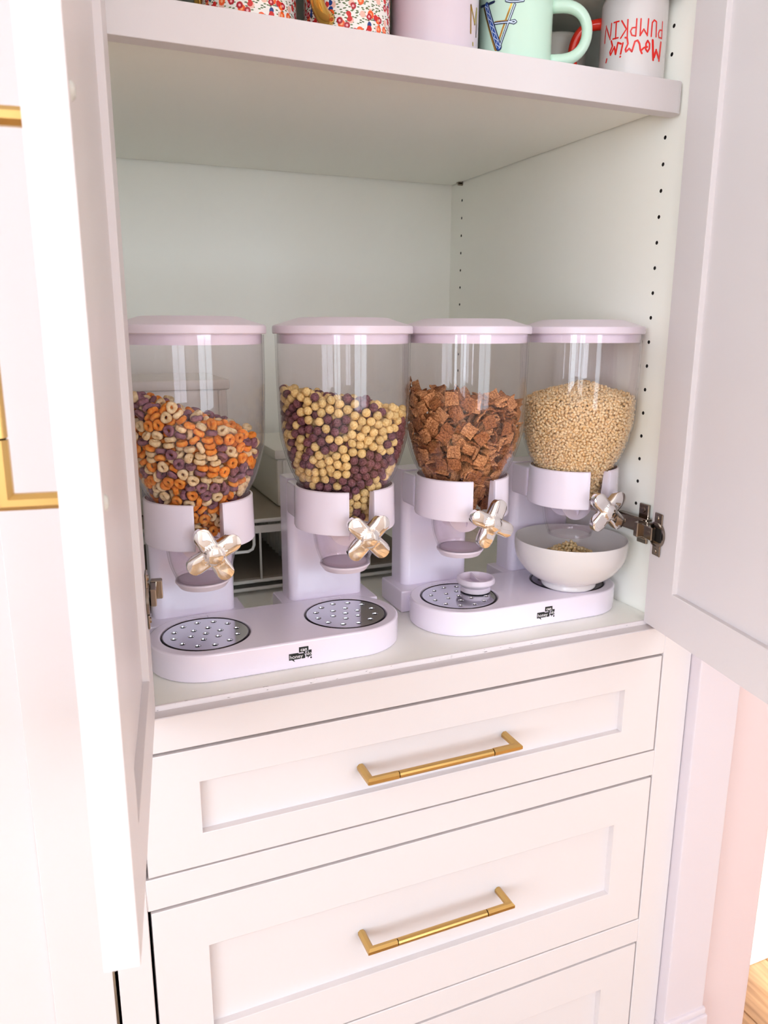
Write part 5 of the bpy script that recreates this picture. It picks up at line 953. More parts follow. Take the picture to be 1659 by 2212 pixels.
    (-204,-357,2882,31,-6,1,-24),(-116,-567,2789,36,-4,-17,-2),(-23,-303,2883,21,-33,-7,-1),(-4,-201,2828,5,-39,-8,-1),(-38,-723,2816,29,-26,-4,-7),
    (211,-453,2817,7,17,-36,-1),(303,-549,2867,1,-40,-2,1),(457,-421,2852,15,-2,-6,37),(333,-310,2829,4,-39,-4,9),(658,-241,2812,6,-23,5,32),
    (484,-95,2733,4,7,-21,-33),(-552,-301,2852,9,-30,-21,14),(-565,-10,2833,2,35,11,-16),(-662,60,2832,5,-19,15,-31),(-712,113,2823,26,-11,-28,4),
    (-648,334,2911,27,-12,-27,-2),(-380,-438,2913,16,1,1,36),(-433,-222,2857,14,29,-23,6),(-435,-127,2831,9,14,-34,12),(-276,-567,2913,1,16,36,1),
    (-232,-340,2935,6,39,-8,-4),(-245,-180,2885,17,-13,18,28),(-144,-628,2863,16,-2,35,-8),(-28,-346,2901,33,21,-1,7),(229,-681,2723,4,5,-26,-30),
    (40,-556,2858,25,-4,-2,-31),(344,-566,2910,39,1,1,7),(300,-418,2944,10,19,22,-26),(365,-135,2846,2,27,26,13),(586,-313,2831,9,31,9,21),
    (-490,-391,2963,12,12,-11,-34),(-676,-27,2936,25,15,-2,-28),(-549,-75,2952,34,-3,21,-4),(-583,161,2919,2,21,-34,5),(-627,383,3066,13,27,-3,26),
    (-297,-670,3049,28,-24,14,3),(-367,-451,2994,4,-23,32,-7),(-505,-81,2967,34,-2,21,-3),(-484,38,2996,20,-27,-16,-15),(-524,329,2924,7,-19,34,-4),
    (-263,-517,2961,0,31,25,1),(-199,-314,2987,30,-8,-3,-25),(-343,-57,2957,4,-38,12,2),(-91,-466,2924,29,7,13,23),(-42,-451,2939,8,-29,-24,13),
    (45,-634,2920,2,1,-4,40),(175,-400,2936,0,-34,-3,-21),(527,-499,2867,28,18,22,-2),(329,-549,2958,1,-40,3,1),(-563,-245,2955,3,-11,7,38),
    (-707,-183,2978,27,-3,-28,10),(-708,179,2976,3,27,-11,-27),(-735,-1,3053,26,-14,23,-15),(-575,308,3018,28,25,3,13),(-417,-503,3054,31,3,-15,21),
    (-387,-278,2969,4,3,16,36),(-434,151,3006,27,-6,-9,27),(-184,-514,3028,31,4,-4,-25),(-153,-265,3074,24,18,-13,23),(-213,-174,2986,17,-8,16,31),
    (58,-668,2960,1,0,4,-40),(-45,-478,3023,14,-14,-34,10),(-18,-394,3039,7,15,7,36),(166,-649,2927,2,-30,0,-27),(135,-435,2952,21,-15,-15,26),
    (294,-672,3045,20,-10,-27,-20),(206,-580,2931,16,22,20,21),(336,371,3021,5,-27,29,-1),(559,-331,2963,6,-35,-12,-14),(-474,-566,3110,26,-13,25,11),
    (-607,-268,3071,10,-18,-27,-22),(-638,14,3073,12,25,-28,-6),(-695,252,3178,8,28,-1,27),(-604,421,3225,26,4,27,-14),(-219,-654,3018,28,-27,7,-4),
    (-521,-341,3066,30,22,-13,9),(-642,-146,3013,33,10,-21,-1),(-394,-4,3063,1,-18,33,12),(-508,465,3053,23,-4,-29,-14),(-224,-496,3066,5,-5,-2,39),
    (156,-312,3096,37,0,5,15),(-241,-103,3079,36,17,3,1),(-271,252,3061,34,1,-1,-22),(-51,-672,3002,4,-40,1,-4),(16,-389,3070,2,-17,-3,-36),
    (-25,321,3103,11,-8,-6,-37),(119,-657,3029,2,-40,-1,-3),(99,-446,2981,17,-17,-13,29),(146,440,3071,16,7,-4,-36),(53,622,3074,3,5,-39,5),
    (314,-544,3026,33,1,6,-22),(299,-370,2952,25,22,-19,11),(267,230,3060,32,-6,-1,24),(472,-392,2941,5,21,31,13),(567,-94,2951,1,-24,31,-4),
    (-657,-122,3145,22,6,-6,32),(-479,-172,3027,12,-17,8,-33),(-642,76,3120,1,-35,-15,14),(-535,311,3138,16,-31,9,18),(-417,587,3171,5,12,-30,-23),
    (-326,-537,3131,17,5,13,-34),(-380,-288,3061,12,12,-34,12),(-442,199,3120,8,25,30,7),(-476,-32,3130,2,36,15,9),(-600,168,3069,2,-24,-28,-16),
    (-434,286,3074,3,37,12,10),(-365,562,3080,10,21,32,0),(-47,-674,3051,6,-27,29,0),(-127,-607,3121,1,10,-39,-2),(-307,137,3151,33,1,-20,8),
    (-377,-86,3135,13,-13,34,-12),(-224,154,3081,20,-25,-23,-7),(-265,415,3118,0,40,3,-3),(120,-656,3091,4,28,28,6),(366,-324,3059,4,-16,-26,-26),
    (-72,-81,3125,8,2,37,13),(-89,-40,3084,8,2,37,13),(-187,111,3079,7,11,-17,34),(131,-505,3103,37,14,-5,1),(165,-319,3047,4,-8,-39,3),
    (104,-145,3039,12,-12,33,-14),(243,19,3065,7,-39,-1,7),(-257,297,3148,19,9,-6,34),(98,465,3099,7,-6,39,-2),(303,-540,3094,40,5,-1,1),
    (541,-395,3032,16,4,3,-36),(323,-116,3080,3,-14,-37,-1),(75,277,3135,10,10,3,37),(434,-505,3012,1,34,6,-20),(630,-66,3006,17,-4,1,36),
    (440,-226,3026,36,-4,11,-13),
]

def unpack(rows):
    A = np.array(rows, float); P = A[:, :3]*1e-4
    if A.shape[1] > 3: Q = A[:, 3:]
    else: Q = np.random.RandomState(4).normal(size=(len(A), 4))
    return P, Q/np.linalg.norm(Q, axis=1, keepdims=True)
def grain(name, stops, rough=.85, scale=260, bump=.5, dist=.0006, ridges=False):
    m = bpy.data.materials.new(name); m.use_nodes = True; nt = m.node_tree; b_ = nt.nodes['Principled BSDF']; L = nt.links.new
    tc = nt.nodes.new('ShaderNodeTexCoord'); n = nt.nodes.new('ShaderNodeTexNoise'); n.inputs['Scale'].default_value = scale; n.inputs['Detail'].default_value = 4
    rp = nt.nodes.new('ShaderNodeValToRGB'); e = rp.color_ramp.elements
    e[0].position = .34; e[0].color = lin(stops[0]); e[1].position = .62; e[1].color = lin(stops[1])
    oi = nt.nodes.new('ShaderNodeObjectInfo'); mr = nt.nodes.new('ShaderNodeMapRange'); mr.inputs['To Min'].default_value = .86; mr.inputs['To Max'].default_value = 1.12
    hs = nt.nodes.new('ShaderNodeHueSaturation')
    L(tc.outputs['Object'], n.inputs['Vector']); L(n.outputs['Fac'], rp.inputs['Fac']); L(oi.outputs['Random'], mr.inputs['Value'])
    L(mr.outputs['Result'], hs.inputs['Value']); L(rp.outputs['Color'], hs.inputs['Color']); L(hs.outputs['Color'], b_.inputs['Base Color'])
    bp_ = nt.nodes.new('ShaderNodeBump'); bp_.inputs['Strength'].default_value = bump; bp_.inputs['Distance'].default_value = dist
    L(n.outputs['Fac'], bp_.inputs['Height']); L(bp_.outputs['Normal'], b_.inputs['Normal'])
    b_.inputs['Roughness'].default_value = rough; b_.inputs['Specular IOR Level'].default_value = .25
    return m
def hoop_mesh(seed, m):
    rg = random.Random(seed); bm = B(); NA, NB = 18, 8; ph = [rg.uniform(0, 6.28) for _ in range(4)]; rings = []
    for i in range(NA):
        a = 2*math.pi*i/NA; R_ = .0041*(1+.06*math.sin(2*a+ph[0])+.05*math.sin(3*a+ph[1])); rr = .0022*(1+.09*math.sin(3*a+ph[2]))
        ring = []
        for j in range(NB):
            t = 2*math.pi*j/NB; k = 1+rg.uniform(-.05, .05)
            x = R_+rr*k*math.cos(t)*(1.0 if math.cos(t) > 0 else 1.12); ring.append(bm.verts.new((x*math.cos(a), x*math.sin(a), 1.30*rr*k*math.sin(t))))
        rings.append(ring)
    for i in range(NA):
        A_, B_ = rings[i], rings[(i+1) % NA]
        for j in range(NB): bm.faces.new((A_[j], B_[j], B_[(j+1) % NB], A_[(j+1) % NB]))
    bmesh.ops.recalc_face_normals(bm, faces=bm.faces)
    me = bpy.data.meshes.new('cereal_hoop'); bm.to_mesh(me); bm.free(); me.materials.append(m); me.polygons.foreach_set('use_smooth', [True]*len(me.polygons)); return me
def ball_mesh(seed, m):
    rg = random.Random(seed); bm = B(); bmesh.ops.create_icosphere(bm, subdivisions=2, radius=.0054)
    ph = [[rg.uniform(0, 6.28) for _ in range(3)] for _ in range(3)]; sq = rg.uniform(.86, .98)
    for v in bm.verts:
        p = v.co*1100; k = 1+.035*math.sin(p.x*.9+ph[0][0])*math.sin(p.y*.8+ph[0][1])+.03*math.sin(p.z*1.3+ph[1][0])*math.sin(p.x*1.1+ph[1][1])+rg.uniform(-.02, .02)
        v.co *= k; v.co.z *= sq
    me = bpy.data.meshes.new('cereal_ball'); bm.to_mesh(me); bm.free(); me.materials.append(m); me.polygons.foreach_set('use_smooth', [True]*len(me.polygons)); return me
def square_mesh(seed, m):
    rg = random.Random(seed); bm = B(); N = 8; A = .0082; cu, cv = rg.choice((-1, 1))*rg.uniform(.1, .34), rg.uniform(-.2, .2); tw = rg.uniform(-.2, .2)
    g = [[[None]*(N+1) for _ in range(N+1)] for _ in (0, 1)]
    for s in (0, 1):
        for i in range(N+1):
            for j in range(N+1):
                u, v = -1+2*i/N, -1+2*j/N
                e = 1-max(abs(u), abs(v))**6*.55
                z = A*(cu*u*u+cv*v*v+tw*u*v)+(1 if s else -1)*.0016*e + (.00055*(1 if i % 2 else -1) if 0 < i < N else 0)*(1 if s else -1)
                w = 1+.05*math.sin(3*v+seed)+rg.uniform(-.02, .02); w2 = 1+.05*math.sin(3*u+seed*2)+rg.uniform(-.02, .02)
                g[s][i][j] = bm.verts.new((A*u*w, A*v*w2, z))
    for s in (0, 1):
        for i in range(N):
            for j in range(N):
                f = [g[s][i][j], g[s][i+1][j], g[s][i+1][j+1], g[s][i][j+1]]; bm.faces.new(f if s else f[::-1])
    rim = [(i, 0) for i in range(N)]+[(N, j) for j in range(N)]+[(i, N) for i in range(N, 0, -1)]+[(0, j) for j in range(N, 0, -1)]
    for k in range(len(rim)):
        a, b_ = rim[k], rim[(k+1) % len(rim)]; bm.faces.new((g[0][a[0]][a[1]], g[0][b_[0]][b_[1]], g[1][b_[0]][b_[1]], g[1][a[0]][a[1]]))
    bmesh.ops.recalc_face_normals(bm, faces=bm.faces)
    me = bpy.data.meshes.new('cereal_square'); bm.to_mesh(me); bm.free(); me.materials.append(m); me.polygons.foreach_set('use_smooth', [True]*len(me.polygons)); me.set_sharp_from_angle(angle=math.radians(55)); return me

def visibility(P, r):
    # share of each piece that its nearer neighbours leave in view (9 sample points on its disc)
    v = P-np.array(CAM_POS); d = np.linalg.norm(v, axis=1); u = v/d[:, None]
    right = np.cross(u, [0, 0, 1]); right /= np.linalg.norm(right, axis=1, keepdims=True); up = np.cross(right, u)
    score = np.zeros(len(P)); ar = r/d
    for k in range(9):
        a = k*math.pi/4; q = 0 if k == 8 else .7
        s = u+(right*math.cos(a)+up*math.sin(a))*q*ar[:, None]; s /= np.linalg.norm(s, axis=1, keepdims=True)
        near = d[None, :] < d[:, None]-.3*r
        cov = (s@u.T > np.cos(ar*.92)[None, :]) & near
        score += ~cov.any(axis=1)
    return score*ar**2
def pour(P, Q, center, names, meshes, kinds, labels, groups, r, stuff_label, scale=1.0, nmax=300):
    W_ = P+np.array([center[0], center[1], FL]); sc_ = visibility(W_, r); order = np.argsort(-sc_)
    keepn = [i for i in order[:nmax] if sc_[i] > 0]; rest = [i for i in range(len(P)) if i not in set(keepn)]
    for i in keepn:
        k = kinds[i]; o = bpy.data.objects.new(names, meshes[k][i % len(meshes[k])]); COL.objects.link(o)
        o.rotation_mode = 'QUATERNION'; o.rotation_quaternion = Quaternion(Q[i]); o.location = W_[i]
        p = P[i]; a = math.atan2(CAM_POS.y-center[1], CAM_POS.x-center[0])+math.pi/2; side = p[0]*math.cos(a)+p[1]*math.sin(a)
        near = np.hypot(P[:, 0]-p[0], P[:, 1]-p[1]) < 2.2*r
        if p[2] < .208: zone = 'in the collar slot under'
        elif P[near, 2].max()-p[2] < 1.2*r: zone = 'on top of the heap in'
        elif side < -.024: zone = 'at the left side of'
        elif side > .024: zone = 'at the right side of'
        else: zone = 'behind the middle of'
        o['label'] = labels[k].replace('inside', zone); o['category'] = 'cereal'; o['group'] = zone.split(' the ')[0]+' '+zone.split(' the ')[1].split(' ')[0]+': '+groups[k]
    V = []; F = []; MI = []; n0 = 0
    for i in rest:
        me = meshes[kinds[i]][i % len(meshes[kinds[i]])]; R_ = np.array(Quaternion(Q[i]).to_matrix())
        co = np.empty(len(me.vertices)*3); me.vertices.foreach_get('co', co); co = co.reshape(-1, 3)@R_.T+W_[i]
        V.append(co); F += [tuple(x+n0 for x in p.vertices) for p in me.polygons]; MI += [kinds[i]]*len(me.polygons); n0 += len(co)
    me = bpy.data.meshes.new(names+'s_below'); me.from_pydata(np.concatenate(V).tolist(), [], F); o = link(names+'_mass', me, [meshes[k][0].materials[0] for k in range(len(meshes))], None, True)
    me.polygons.foreach_set('material_index', MI); tag(o, stuff_label, 'cereal', kind='stuff')
M_HO = grain('orange_cereal', ((232, 124, 36), (250, 172, 78)))
M_HC = grain('cream_cereal', ((224, 194, 140), (248, 230, 186)))
M_HP = grain('purple_cereal', ((118, 78, 92), (160, 116, 128)))
P, Q = unpack(PACK_HOOP); rg = random.Random(5)
hk = [rg.choices((0, 1, 2), (.37, .36, .27))[0] for _ in P]
pour(P, Q, HC[1], 'cereal_hoop', [[hoop_mesh(10*c+s, m) for s in range(4)] for c, m in enumerate((M_HO, M_HC, M_HP))], hk,
     ['orange cereal hoop inside the leftmost clear hopper', 'cream cereal hoop inside the leftmost clear hopper', 'purple cereal hoop inside the leftmost clear hopper'],
     ['orange hoops in the leftmost hopper', 'cream hoops in the leftmost hopper', 'purple hoops in the leftmost hopper'], .0062, 'heap of cereal hoops packed deeper in the leftmost hopper')
M_BY = grain('yellow_puff', ((226, 190, 116), (250, 226, 160)), scale=420, bump=.7); M_BP = grain('berry_puff', ((92, 52, 58), (142, 96, 104)), scale=420, bump=.7)
P, Q = unpack(PACK_BALL)
def bkind(p):
    f = math.sin(p[0]*70+1.0)*math.sin(p[2]*85+.6)+.6*math.sin(p[0]*40-p[2]*60+2.2)+rg.uniform(-1.0, 1.0)
    lo = .55*math.exp(-((p[2]-.238)/.016)**2)
    return 1 if f+lo*1.6 > .34 else 0
pour(P, Q, HC[2], 'cereal_ball', [[ball_mesh(50+10*c+s, m) for s in range(4)] for c, m in enumerate((M_BY, M_BP))], [bkind(p) for p in P],
     ['yellow cereal ball inside the second hopper from the left', 'dark purple cereal ball inside the second hopper from the left'],
     ['yellow balls in the second hopper', 'purple balls in the second hopper'], .0054, 'heap of puffed cereal balls packed deeper in the second hopper')
M_S1 = grain('cinnamon_square', ((146, 88, 52), (222, 164, 110)), scale=500, bump=.8); M_S2 = grain('dark_cinnamon_square', ((112, 64, 36), (182, 120, 74)), scale=500, bump=.8)
P, Q = unpack(PACK_SQ)
pour(P, Q, HC[3], 'cereal_square', [[square_mesh(90+10*c+s, m) for s in range(5)] for c, m in enumerate((M_S1, M_S2))], [rg.choices((0, 1), (.62, .38))[0] for _ in P],
     ['light cinnamon square inside the third hopper from the left', 'dark cinnamon square inside the third hopper from the left'],
     ['light squares in the third hopper', 'dark squares in the third hopper'], .0085, 'heap of cinnamon cereal squares packed deeper in the third hopper')

# crisped rice: thousands of grains, nobody could count them
M_RICE = grain('toasted_rice', ((240, 199, 134), (253, 235, 192)), scale=330, bump=.3)
def rice(name, pts, label, cat, core=None):
    ico = B(); bmesh.ops.create_icosphere(ico, subdivisions=1, radius=1); bv = np.array([v.co[:] for v in ico.verts]); bf = np.array([[v.index for v in f.verts] for f in ico.faces]); ico.free()
    n = len(pts); rs = np.random.RandomState(3)
    q = rs.normal(size=(n, 4)); q /= np.linalg.norm(q, axis=1, keepdims=True); w, x, y, z = q.T
    R_ = np.stack([1-2*(y*y+z*z), 2*(x*y-z*w), 2*(x*z+y*w), 2*(x*y+z*w), 1-2*(x*x+z*z), 2*(y*z-x*w), 2*(x*z-y*w), 2*(y*z+x*w), 1-2*(x*x+y*y)], 1).reshape(n, 3, 3)
    s = np.stack([rs.uniform(.0030, .0040, n), rs.uniform(.0021, .0027, n), rs.uniform(.0018, .0023, n)], 1)
    V = np.einsum('nij,nvj->nvi', R_, bv[None]*s[:, None, :]*rs.uniform(.95, 1.05, (n, len(bv), 1)))+pts[:, None, :]
    F = (bf[None]+(np.arange(n)*len(bv))[:, None, None]).reshape(-1, 3)
    V = V.reshape(-1, 3).tolist(); F = F.tolist()
    if core:                                               # the packed inside, a few grains below the surface
        n0 = len(V); V += [v.co[:] for v in core.vertices]; F += [tuple(i+n0 for i in p.vertices) for p in core.polygons]
    me = bpy.data.meshes.new(name); me.from_pydata(V, [], F); o = link(name, me, M_RICE, None, True)
    return tag(o, label, cat, kind='stuff')
def darts(cand, dmin):
    grid = {}; out = []
    for p in cand:
        k = (int(p[0]/dmin), int(p[1]/dmin), int(p[2]/dmin)); ok = True
        for a in (-1, 0, 1):
            for b_ in (-1, 0, 1):
                for c in (-1, 0, 1):
                    for q_ in grid.get((k[0]+a, k[1]+b_, k[2]+c), ()):
                        if (p[0]-q_[0])**2+(p[1]-q_[1])**2+(p[2]-q_[2])**2 < dmin*dmin: ok = False; break
                    if not ok: break
                if not ok: break
            if not ok: break
        if ok: grid.setdefault(k, []).append(p); out.append(p)
    return np.array(out)
rs = np.random.RandomState(11); hin = np.array(HP_IN)[::-1]
n = 420000; a = rs.uniform(0, 2*math.pi, n); h = rs.uniform(.162, .328, n); r_ = np.interp(h, hin[:, 1], hin[:, 0])-.0016
rr = .08*np.sqrt(rs.uniform(0, 1, n)); x, y = rr*np.cos(a), rr*np.sin(a)
top = .3235-.026*np.clip(np.hypot(x-.004, y+.004)/.08, 0, 1)**1.3+.0015*np.sin(x*130)+.001*np.sin(y*170)
inside = (rr < r_) & (h < top) & ((r_-rr < .0070) | (top-h < .0070)) & ((y < .03) | (top-h < .0070))
cand = np.stack([x, y, h], 1)[inside]
pts = darts(cand.tolist(), .0033)+np.array([HC[4][0], HC[4][1], FL])
core = lathe_mesh([(0, .316), (.012, .3145), (.03, .3095), (.05, .3025), (.0685, .2925), (.0685, .27), (.064, .25), (.0565, .227), (.0485, .209), (.038, .19), (.031, .172), (.030, .163), (0, .163)], 40, HC[4][0], HC[4][1], FL-.004)
rice('crisped_rice', pts, 'golden crisped rice filling the rightmost clear hopper', 'cereal', core)
n = 16000; x = rs.uniform(-.06, .06, n); y = rs.uniform(-.06, .06, n); bz = BW.location.z-FL
r0 = np.hypot(x, y); r1 = np.hypot(x-.006, y-.010); htop = bz+.0610-.52*r1+.0015*np.sin(x*200); hb = np.interp(r0, [0, .035, .05, .064, .073], [.012, .0135, .019, .0295, .043])+bz+.002
h = hb+rs.uniform(0, .06, n); ok = (h < htop) & (h > htop-.010)
pts = darts(np.stack([x+BW.location.x, y+BW.location.y, h+FL], 1)[ok].tolist(), .0034)
rice('crisped_rice', pts, 'small heap of golden crisped rice in the white bowl', 'cereal')

# ------------------------------------------------------------------ mugs on the shelf (standing upside down, rims on the shelf)
SZ = 1.607+.0003
def floral():
    # printed ditsy flowers: layers of round berries, blossoms and slim leaves on white
    m = bpy.data.materials.new('floral_print'); m.use_nodes = True; nt = m.node_tree; b_ = nt.nodes['Principled BSDF']; L = nt.links.new
    uv = nt.nodes.new('ShaderNodeUVMap'); col = None
    base = nt.nodes.new('ShaderNodeRGB'); base.outputs[0].default_value = lin((240, 236, 230)); col = base.outputs[0]
    def layer(scale, radius, rgb, offset, ring=None, stretch=None, rot=0, keepf=1.0):
        nonlocal col
        mp = nt.nodes.new('ShaderNodeMapping'); mp.inputs['Location'].default_value = (offset, offset*1.7, 0); mp.inputs['Rotation'].default_value = (0, 0, rot)
        if stretch: mp.inputs['Scale'].default_value = stretch
        L(uv.outputs['UV'], mp.inputs['Vector'])
        v = nt.nodes.new('ShaderNodeTexVoronoi'); v.voronoi_dimensions = '2D'; v.inputs['Scale'].default_value = scale; v.inputs['Randomness'].default_value = .9; L(mp.outputs['Vector'], v.inputs['Vector'])
        lt = nt.nodes.new('ShaderNodeMath'); lt.operation = 'LESS_THAN'; lt.inputs[1].default_value = radius; L(v.outputs['Distance'], lt.inputs[0])
        fac = lt.outputs[0]
        if keepf < 1:
            sx = nt.nodes.new('ShaderNodeSeparateColor'); L(v.outputs['Color'], sx.inputs[0]); kp = nt.nodes.new('ShaderNodeMath'); kp.operation = 'LESS_THAN'; kp.inputs[1].default_value = keepf; L(sx.outputs[0], kp.inputs[0])
            mu = nt.nodes.new('ShaderNodeMath'); mu.operation = 'MULTIPLY'; L(fac, mu.inputs[0]); L(kp.outputs[0], mu.inputs[1]); fac = mu.outputs[0]
        mx = nt.nodes.new('ShaderNodeMix'); mx.data_type = 'RGBA'; mx.inputs[7].default_value = lin(rgb); L(fac, mx.inputs[0]); L(col, mx.inputs[6]); col = mx.outputs[2]
        if ring:
            l2 = nt.nodes.new('ShaderNodeMath'); l2.operation = 'LESS_THAN'; l2.inputs[1].default_value = radius*.38; L(v.outputs['Distance'], l2.inputs[0])
            mu = nt.nodes.new('ShaderNodeMath'); mu.operation = 'MULTIPLY'; L(l2.outputs[0], mu.inputs[0]); L(fac, mu.inputs[1])
            mx = nt.nodes.new('ShaderNodeMix'); mx.data_type = 'RGBA'; mx.inputs[7].default_value = lin(ring); L(mu.outputs[0], mx.inputs[0]); L(col, mx.inputs[6]); col = mx.outputs[2]
    layer(150, .22, (74, 96, 56), .3, stretch=(1, 2.4, 1), rot=.7, keepf=.75)
    layer(150, .22, (96, 116, 72), .9, stretch=(1, 2.4, 1), rot=-.8, keepf=.7)
    layer(95, .30, (236, 186, 170), .15, keepf=.4)
    layer(120, .30, (34, 64, 128), .55, keepf=.22)
    layer(95, .36, (236, 92, 40), .75, ring=(250, 170, 120), keepf=.26)
    layer(125, .40, (172, 22, 40), .42, ring=(240, 170, 176), keepf=.40)
    layer(130, .38, (206, 34, 34), .05, keepf=.20)
    L(col, b_.inputs['Base Color']); b_.inputs['Roughness'].default_value = .15
    return m
M_FLORAL = floral()
def mug(c, r, H, m, label, hang, hm, hout=.034, hz=(.022, .072), hr=.0058, rim=None, group='mugs on the shelf'):
    root = empty('mug', (c[0], c[1], SZ), label, 'mug', group)
    pr = [(r-.0035, .0010), (r-.0015, 0), (r-.0002, .0014), (r, .0040), (r, H-.010), (r-.0012, H-.0045), (r-.0050, H-.0010), (r-.0100, H), (r-.0120, H-.0020), (0, H-.0020)]
    inn = [(r-.0035, .0010), (r-.0040, H-.012), (r-.0100, H-.0070), (0, H-.0070)]
    me = lathe_mesh(inn[::-1]+pr[1:], 72, c[0], c[1], SZ, uvs=True); keep(link('mug_body', me, m, None, 40), root)
    d = Vector((math.cos(hang), math.sin(hang), 0)); o0 = Vector((c[0], c[1], SZ))
    za, zb = hz; pts = []; rad = []
    for i in range(25):
        t = i/24; a = math.pi*(t-.5)*1.06
        u = r-.0020+hout*max(0, math.cos(a))**.62 if abs(a) < math.pi/2 else r-.0035
        z = (za+zb)/2+(zb-za)/2*math.sin(max(-math.pi/2, min(math.pi/2, a)))
        pts.append(o0+d*u+Vector((0, 0, z))); rad.append(hr*(1+.28*abs(2*t-1)**3))
    bm = B(); tube(bm, pts, rad, 12); keep(obj('mug_handle', bm, hm, None, True), root)
    return root
def ribbon(c, r, lines, width, m, name, root, lift=.0003, sub=4):
    # flat printed strokes laid on the mug's wall, (angle, height) polylines
    bm = B()
    for ln in lines:
        L_ = [(a+2*math.pi if a < 0 else a, z) for a, z in ln]
        P_ = [(a*r, z) for a, z in L_]; Q_ = []
        for p0, p1 in zip(P_, P_[1:]):
            for k in range(sub): Q_.append((p0[0]+(p1[0]-p0[0])*k/sub, p0[1]+(p1[1]-p0[1])*k/sub))
        Q_.append(P_[-1])
        def pt(u, v): a = u/r; return (c[0]+(r+lift)*math.cos(a), c[1]+(r+lift)*math.sin(a), v)
        prev = None
        for i, q_ in enumerate(Q_):
            a = Q_[max(i-1, 0)]; b_ = Q_[min(i+1, len(Q_)-1)]; t = Vector((b_[0]-a[0], b_[1]-a[1])).normalized() if a != b_ else Vector((0, 1)); nn = Vector((-t.y, t.x))*width/2
            cur = (bm.verts.new(pt(q_[0]+nn.x, q_[1]+nn.y)), bm.verts.new(pt(q_[0]-nn.x, q_[1]-nn.y)))
            if prev: bm.faces.new((prev[0], cur[0], cur[1], prev[1]))
            prev = cur
        for q_ in P_:
            bm.faces.new([bm.verts.new(pt(q_[0]+width/2*math.cos(2*math.pi*k/10), q_[1]+width/2*math.sin(2*math.pi*k/10))) for k in range(10)])
    keep(obj(name, bm, m), root)
mug((-.5278, .035), .0483, .105, M_FLORAL, 'floral mug with gold handle at the far left end of the shelf', math.radians(120), M_GOLD, hout=.030, hz=(.014, .085), hr=.007)
mug((-.4224, .030), .0468, .105, M_FLORAL, 'floral mug with red berries beside the lilac mug', math.radians(224), M_GOLD, hout=.030, hz=(.014, .085), hr=.007)
g = mug((-.3163, .030), .0492, .105, M_LILACMUG, 'plain lilac mug with a sliver of gold lettering', math.radians(100), M_LILACMUG)
ribbon((-.3163, .030), .0492, [[(-1.1119, 1.6538), (-1.096, 1.6267)], [(-1.1119, 1.6538), (-.9239, 1.6375)], [(-.8385, 1.6546), (-.9239, 1.6375)], [(-.817, 1.6549), (-.828, 1.6268)], [(-.9925, 1.6183), (-.9894, 1.6159)]], .0022, M_GOLD, 'lettering', g)
g = mug((-.2132, .025), .0425, .105, M_MINT, 'mint green mug with an ornate blue letter A, upside down', math.radians(-31), M_MINT, hout=.042, hz=(.010, .068), hr=.0062)
c_, r_ = (-.2132, .025), .0425
leg = [[(-3.0223, 1.6701), (-2.5527, 1.6225)]]; thin = [[(-2.157, 1.6638), (-2.2305, 1.6555), (-2.5404, 1.6216)]]
bar = [[(-2.6967, 1.6481), (-2.3151, 1.6468), (-2.1518, 1.648), (-2.1137, 1.6465), (-2.1695, 1.6453), (-2.2735, 1.6467)]]
sL = [[(-3.345, 1.6735), (-2.989, 1.6704), (-2.745, 1.6707)]]; sR = [[(-2.3881, 1.6686), (-2.2516, 1.6669), (-2.0889, 1.6668), (-1.9363, 1.6675)]]
sh = lambda L_, da, dz: [[(a+da, z+dz) for a, z in s] for s in L_]
ribbon(c_, r_, sh(leg, -.07, 0), .0060, M_GOLD, 'letter_shadow', g, .0002); ribbon(c_, r_, sh(thin, -.09, .001)+sh([bar[0][:2]], 0, .0014), .0020, M_GOLD, 'letter_shadow', g, .0002)
ribbon(c_, r_, leg, .0074, M_NAVY, 'letter', g, .0004); ribbon(c_, r_, thin+bar+sL+sR, .0028, M_NAVY, 'letter', g, .0004)
ribbon(c_, r_, leg, .0054, M_BLUE, 'letter_fill', g, .0006); ribbon(c_, r_, thin+bar+sR, .0011, M_PALEBLUE, 'letter_line', g, .0006)
zig = [[(-3.0223+.4696*t+.035*(1 if i % 2 else -1), 1.6701-.0476*t) for i, t in enumerate([k/13 for k in range(14)])]]
ribbon(c_, r_, zig, .0007, M_PALEBLUE, 'letter_line', g, .0008); ribbon(c_, r_, sh(leg, -.058, .0)+sh(leg, .058, 0), .0006, M_PALEBLUE, 'letter_line', g, .0008)
mug((-.0860, .128), .0400, .082, M_GREYMUG, 'grey mug standing behind the mint and white mugs', math.radians(215), M_GREYMUG, hout=.03, hz=(.016, .062))
mug((-.1150, .225), .0400, .090, M_GREYMUG, 'second grey mug further back, added to darken the space behind the mint mug', math.radians(160), M_GREYMUG, hout=.03, hz=(.016, .062))  # extra mug, an added occluder behind the mint one
g = mug((-.0415, .025), .0400, .104, M_CERAMIC, 'white mug with red handle and upside-down red lettering', math.radians(142), M_RED, hout=.036, hz=(.014, .078), hr=.0055)
c_, r_ = (-.0415, .025), .0400
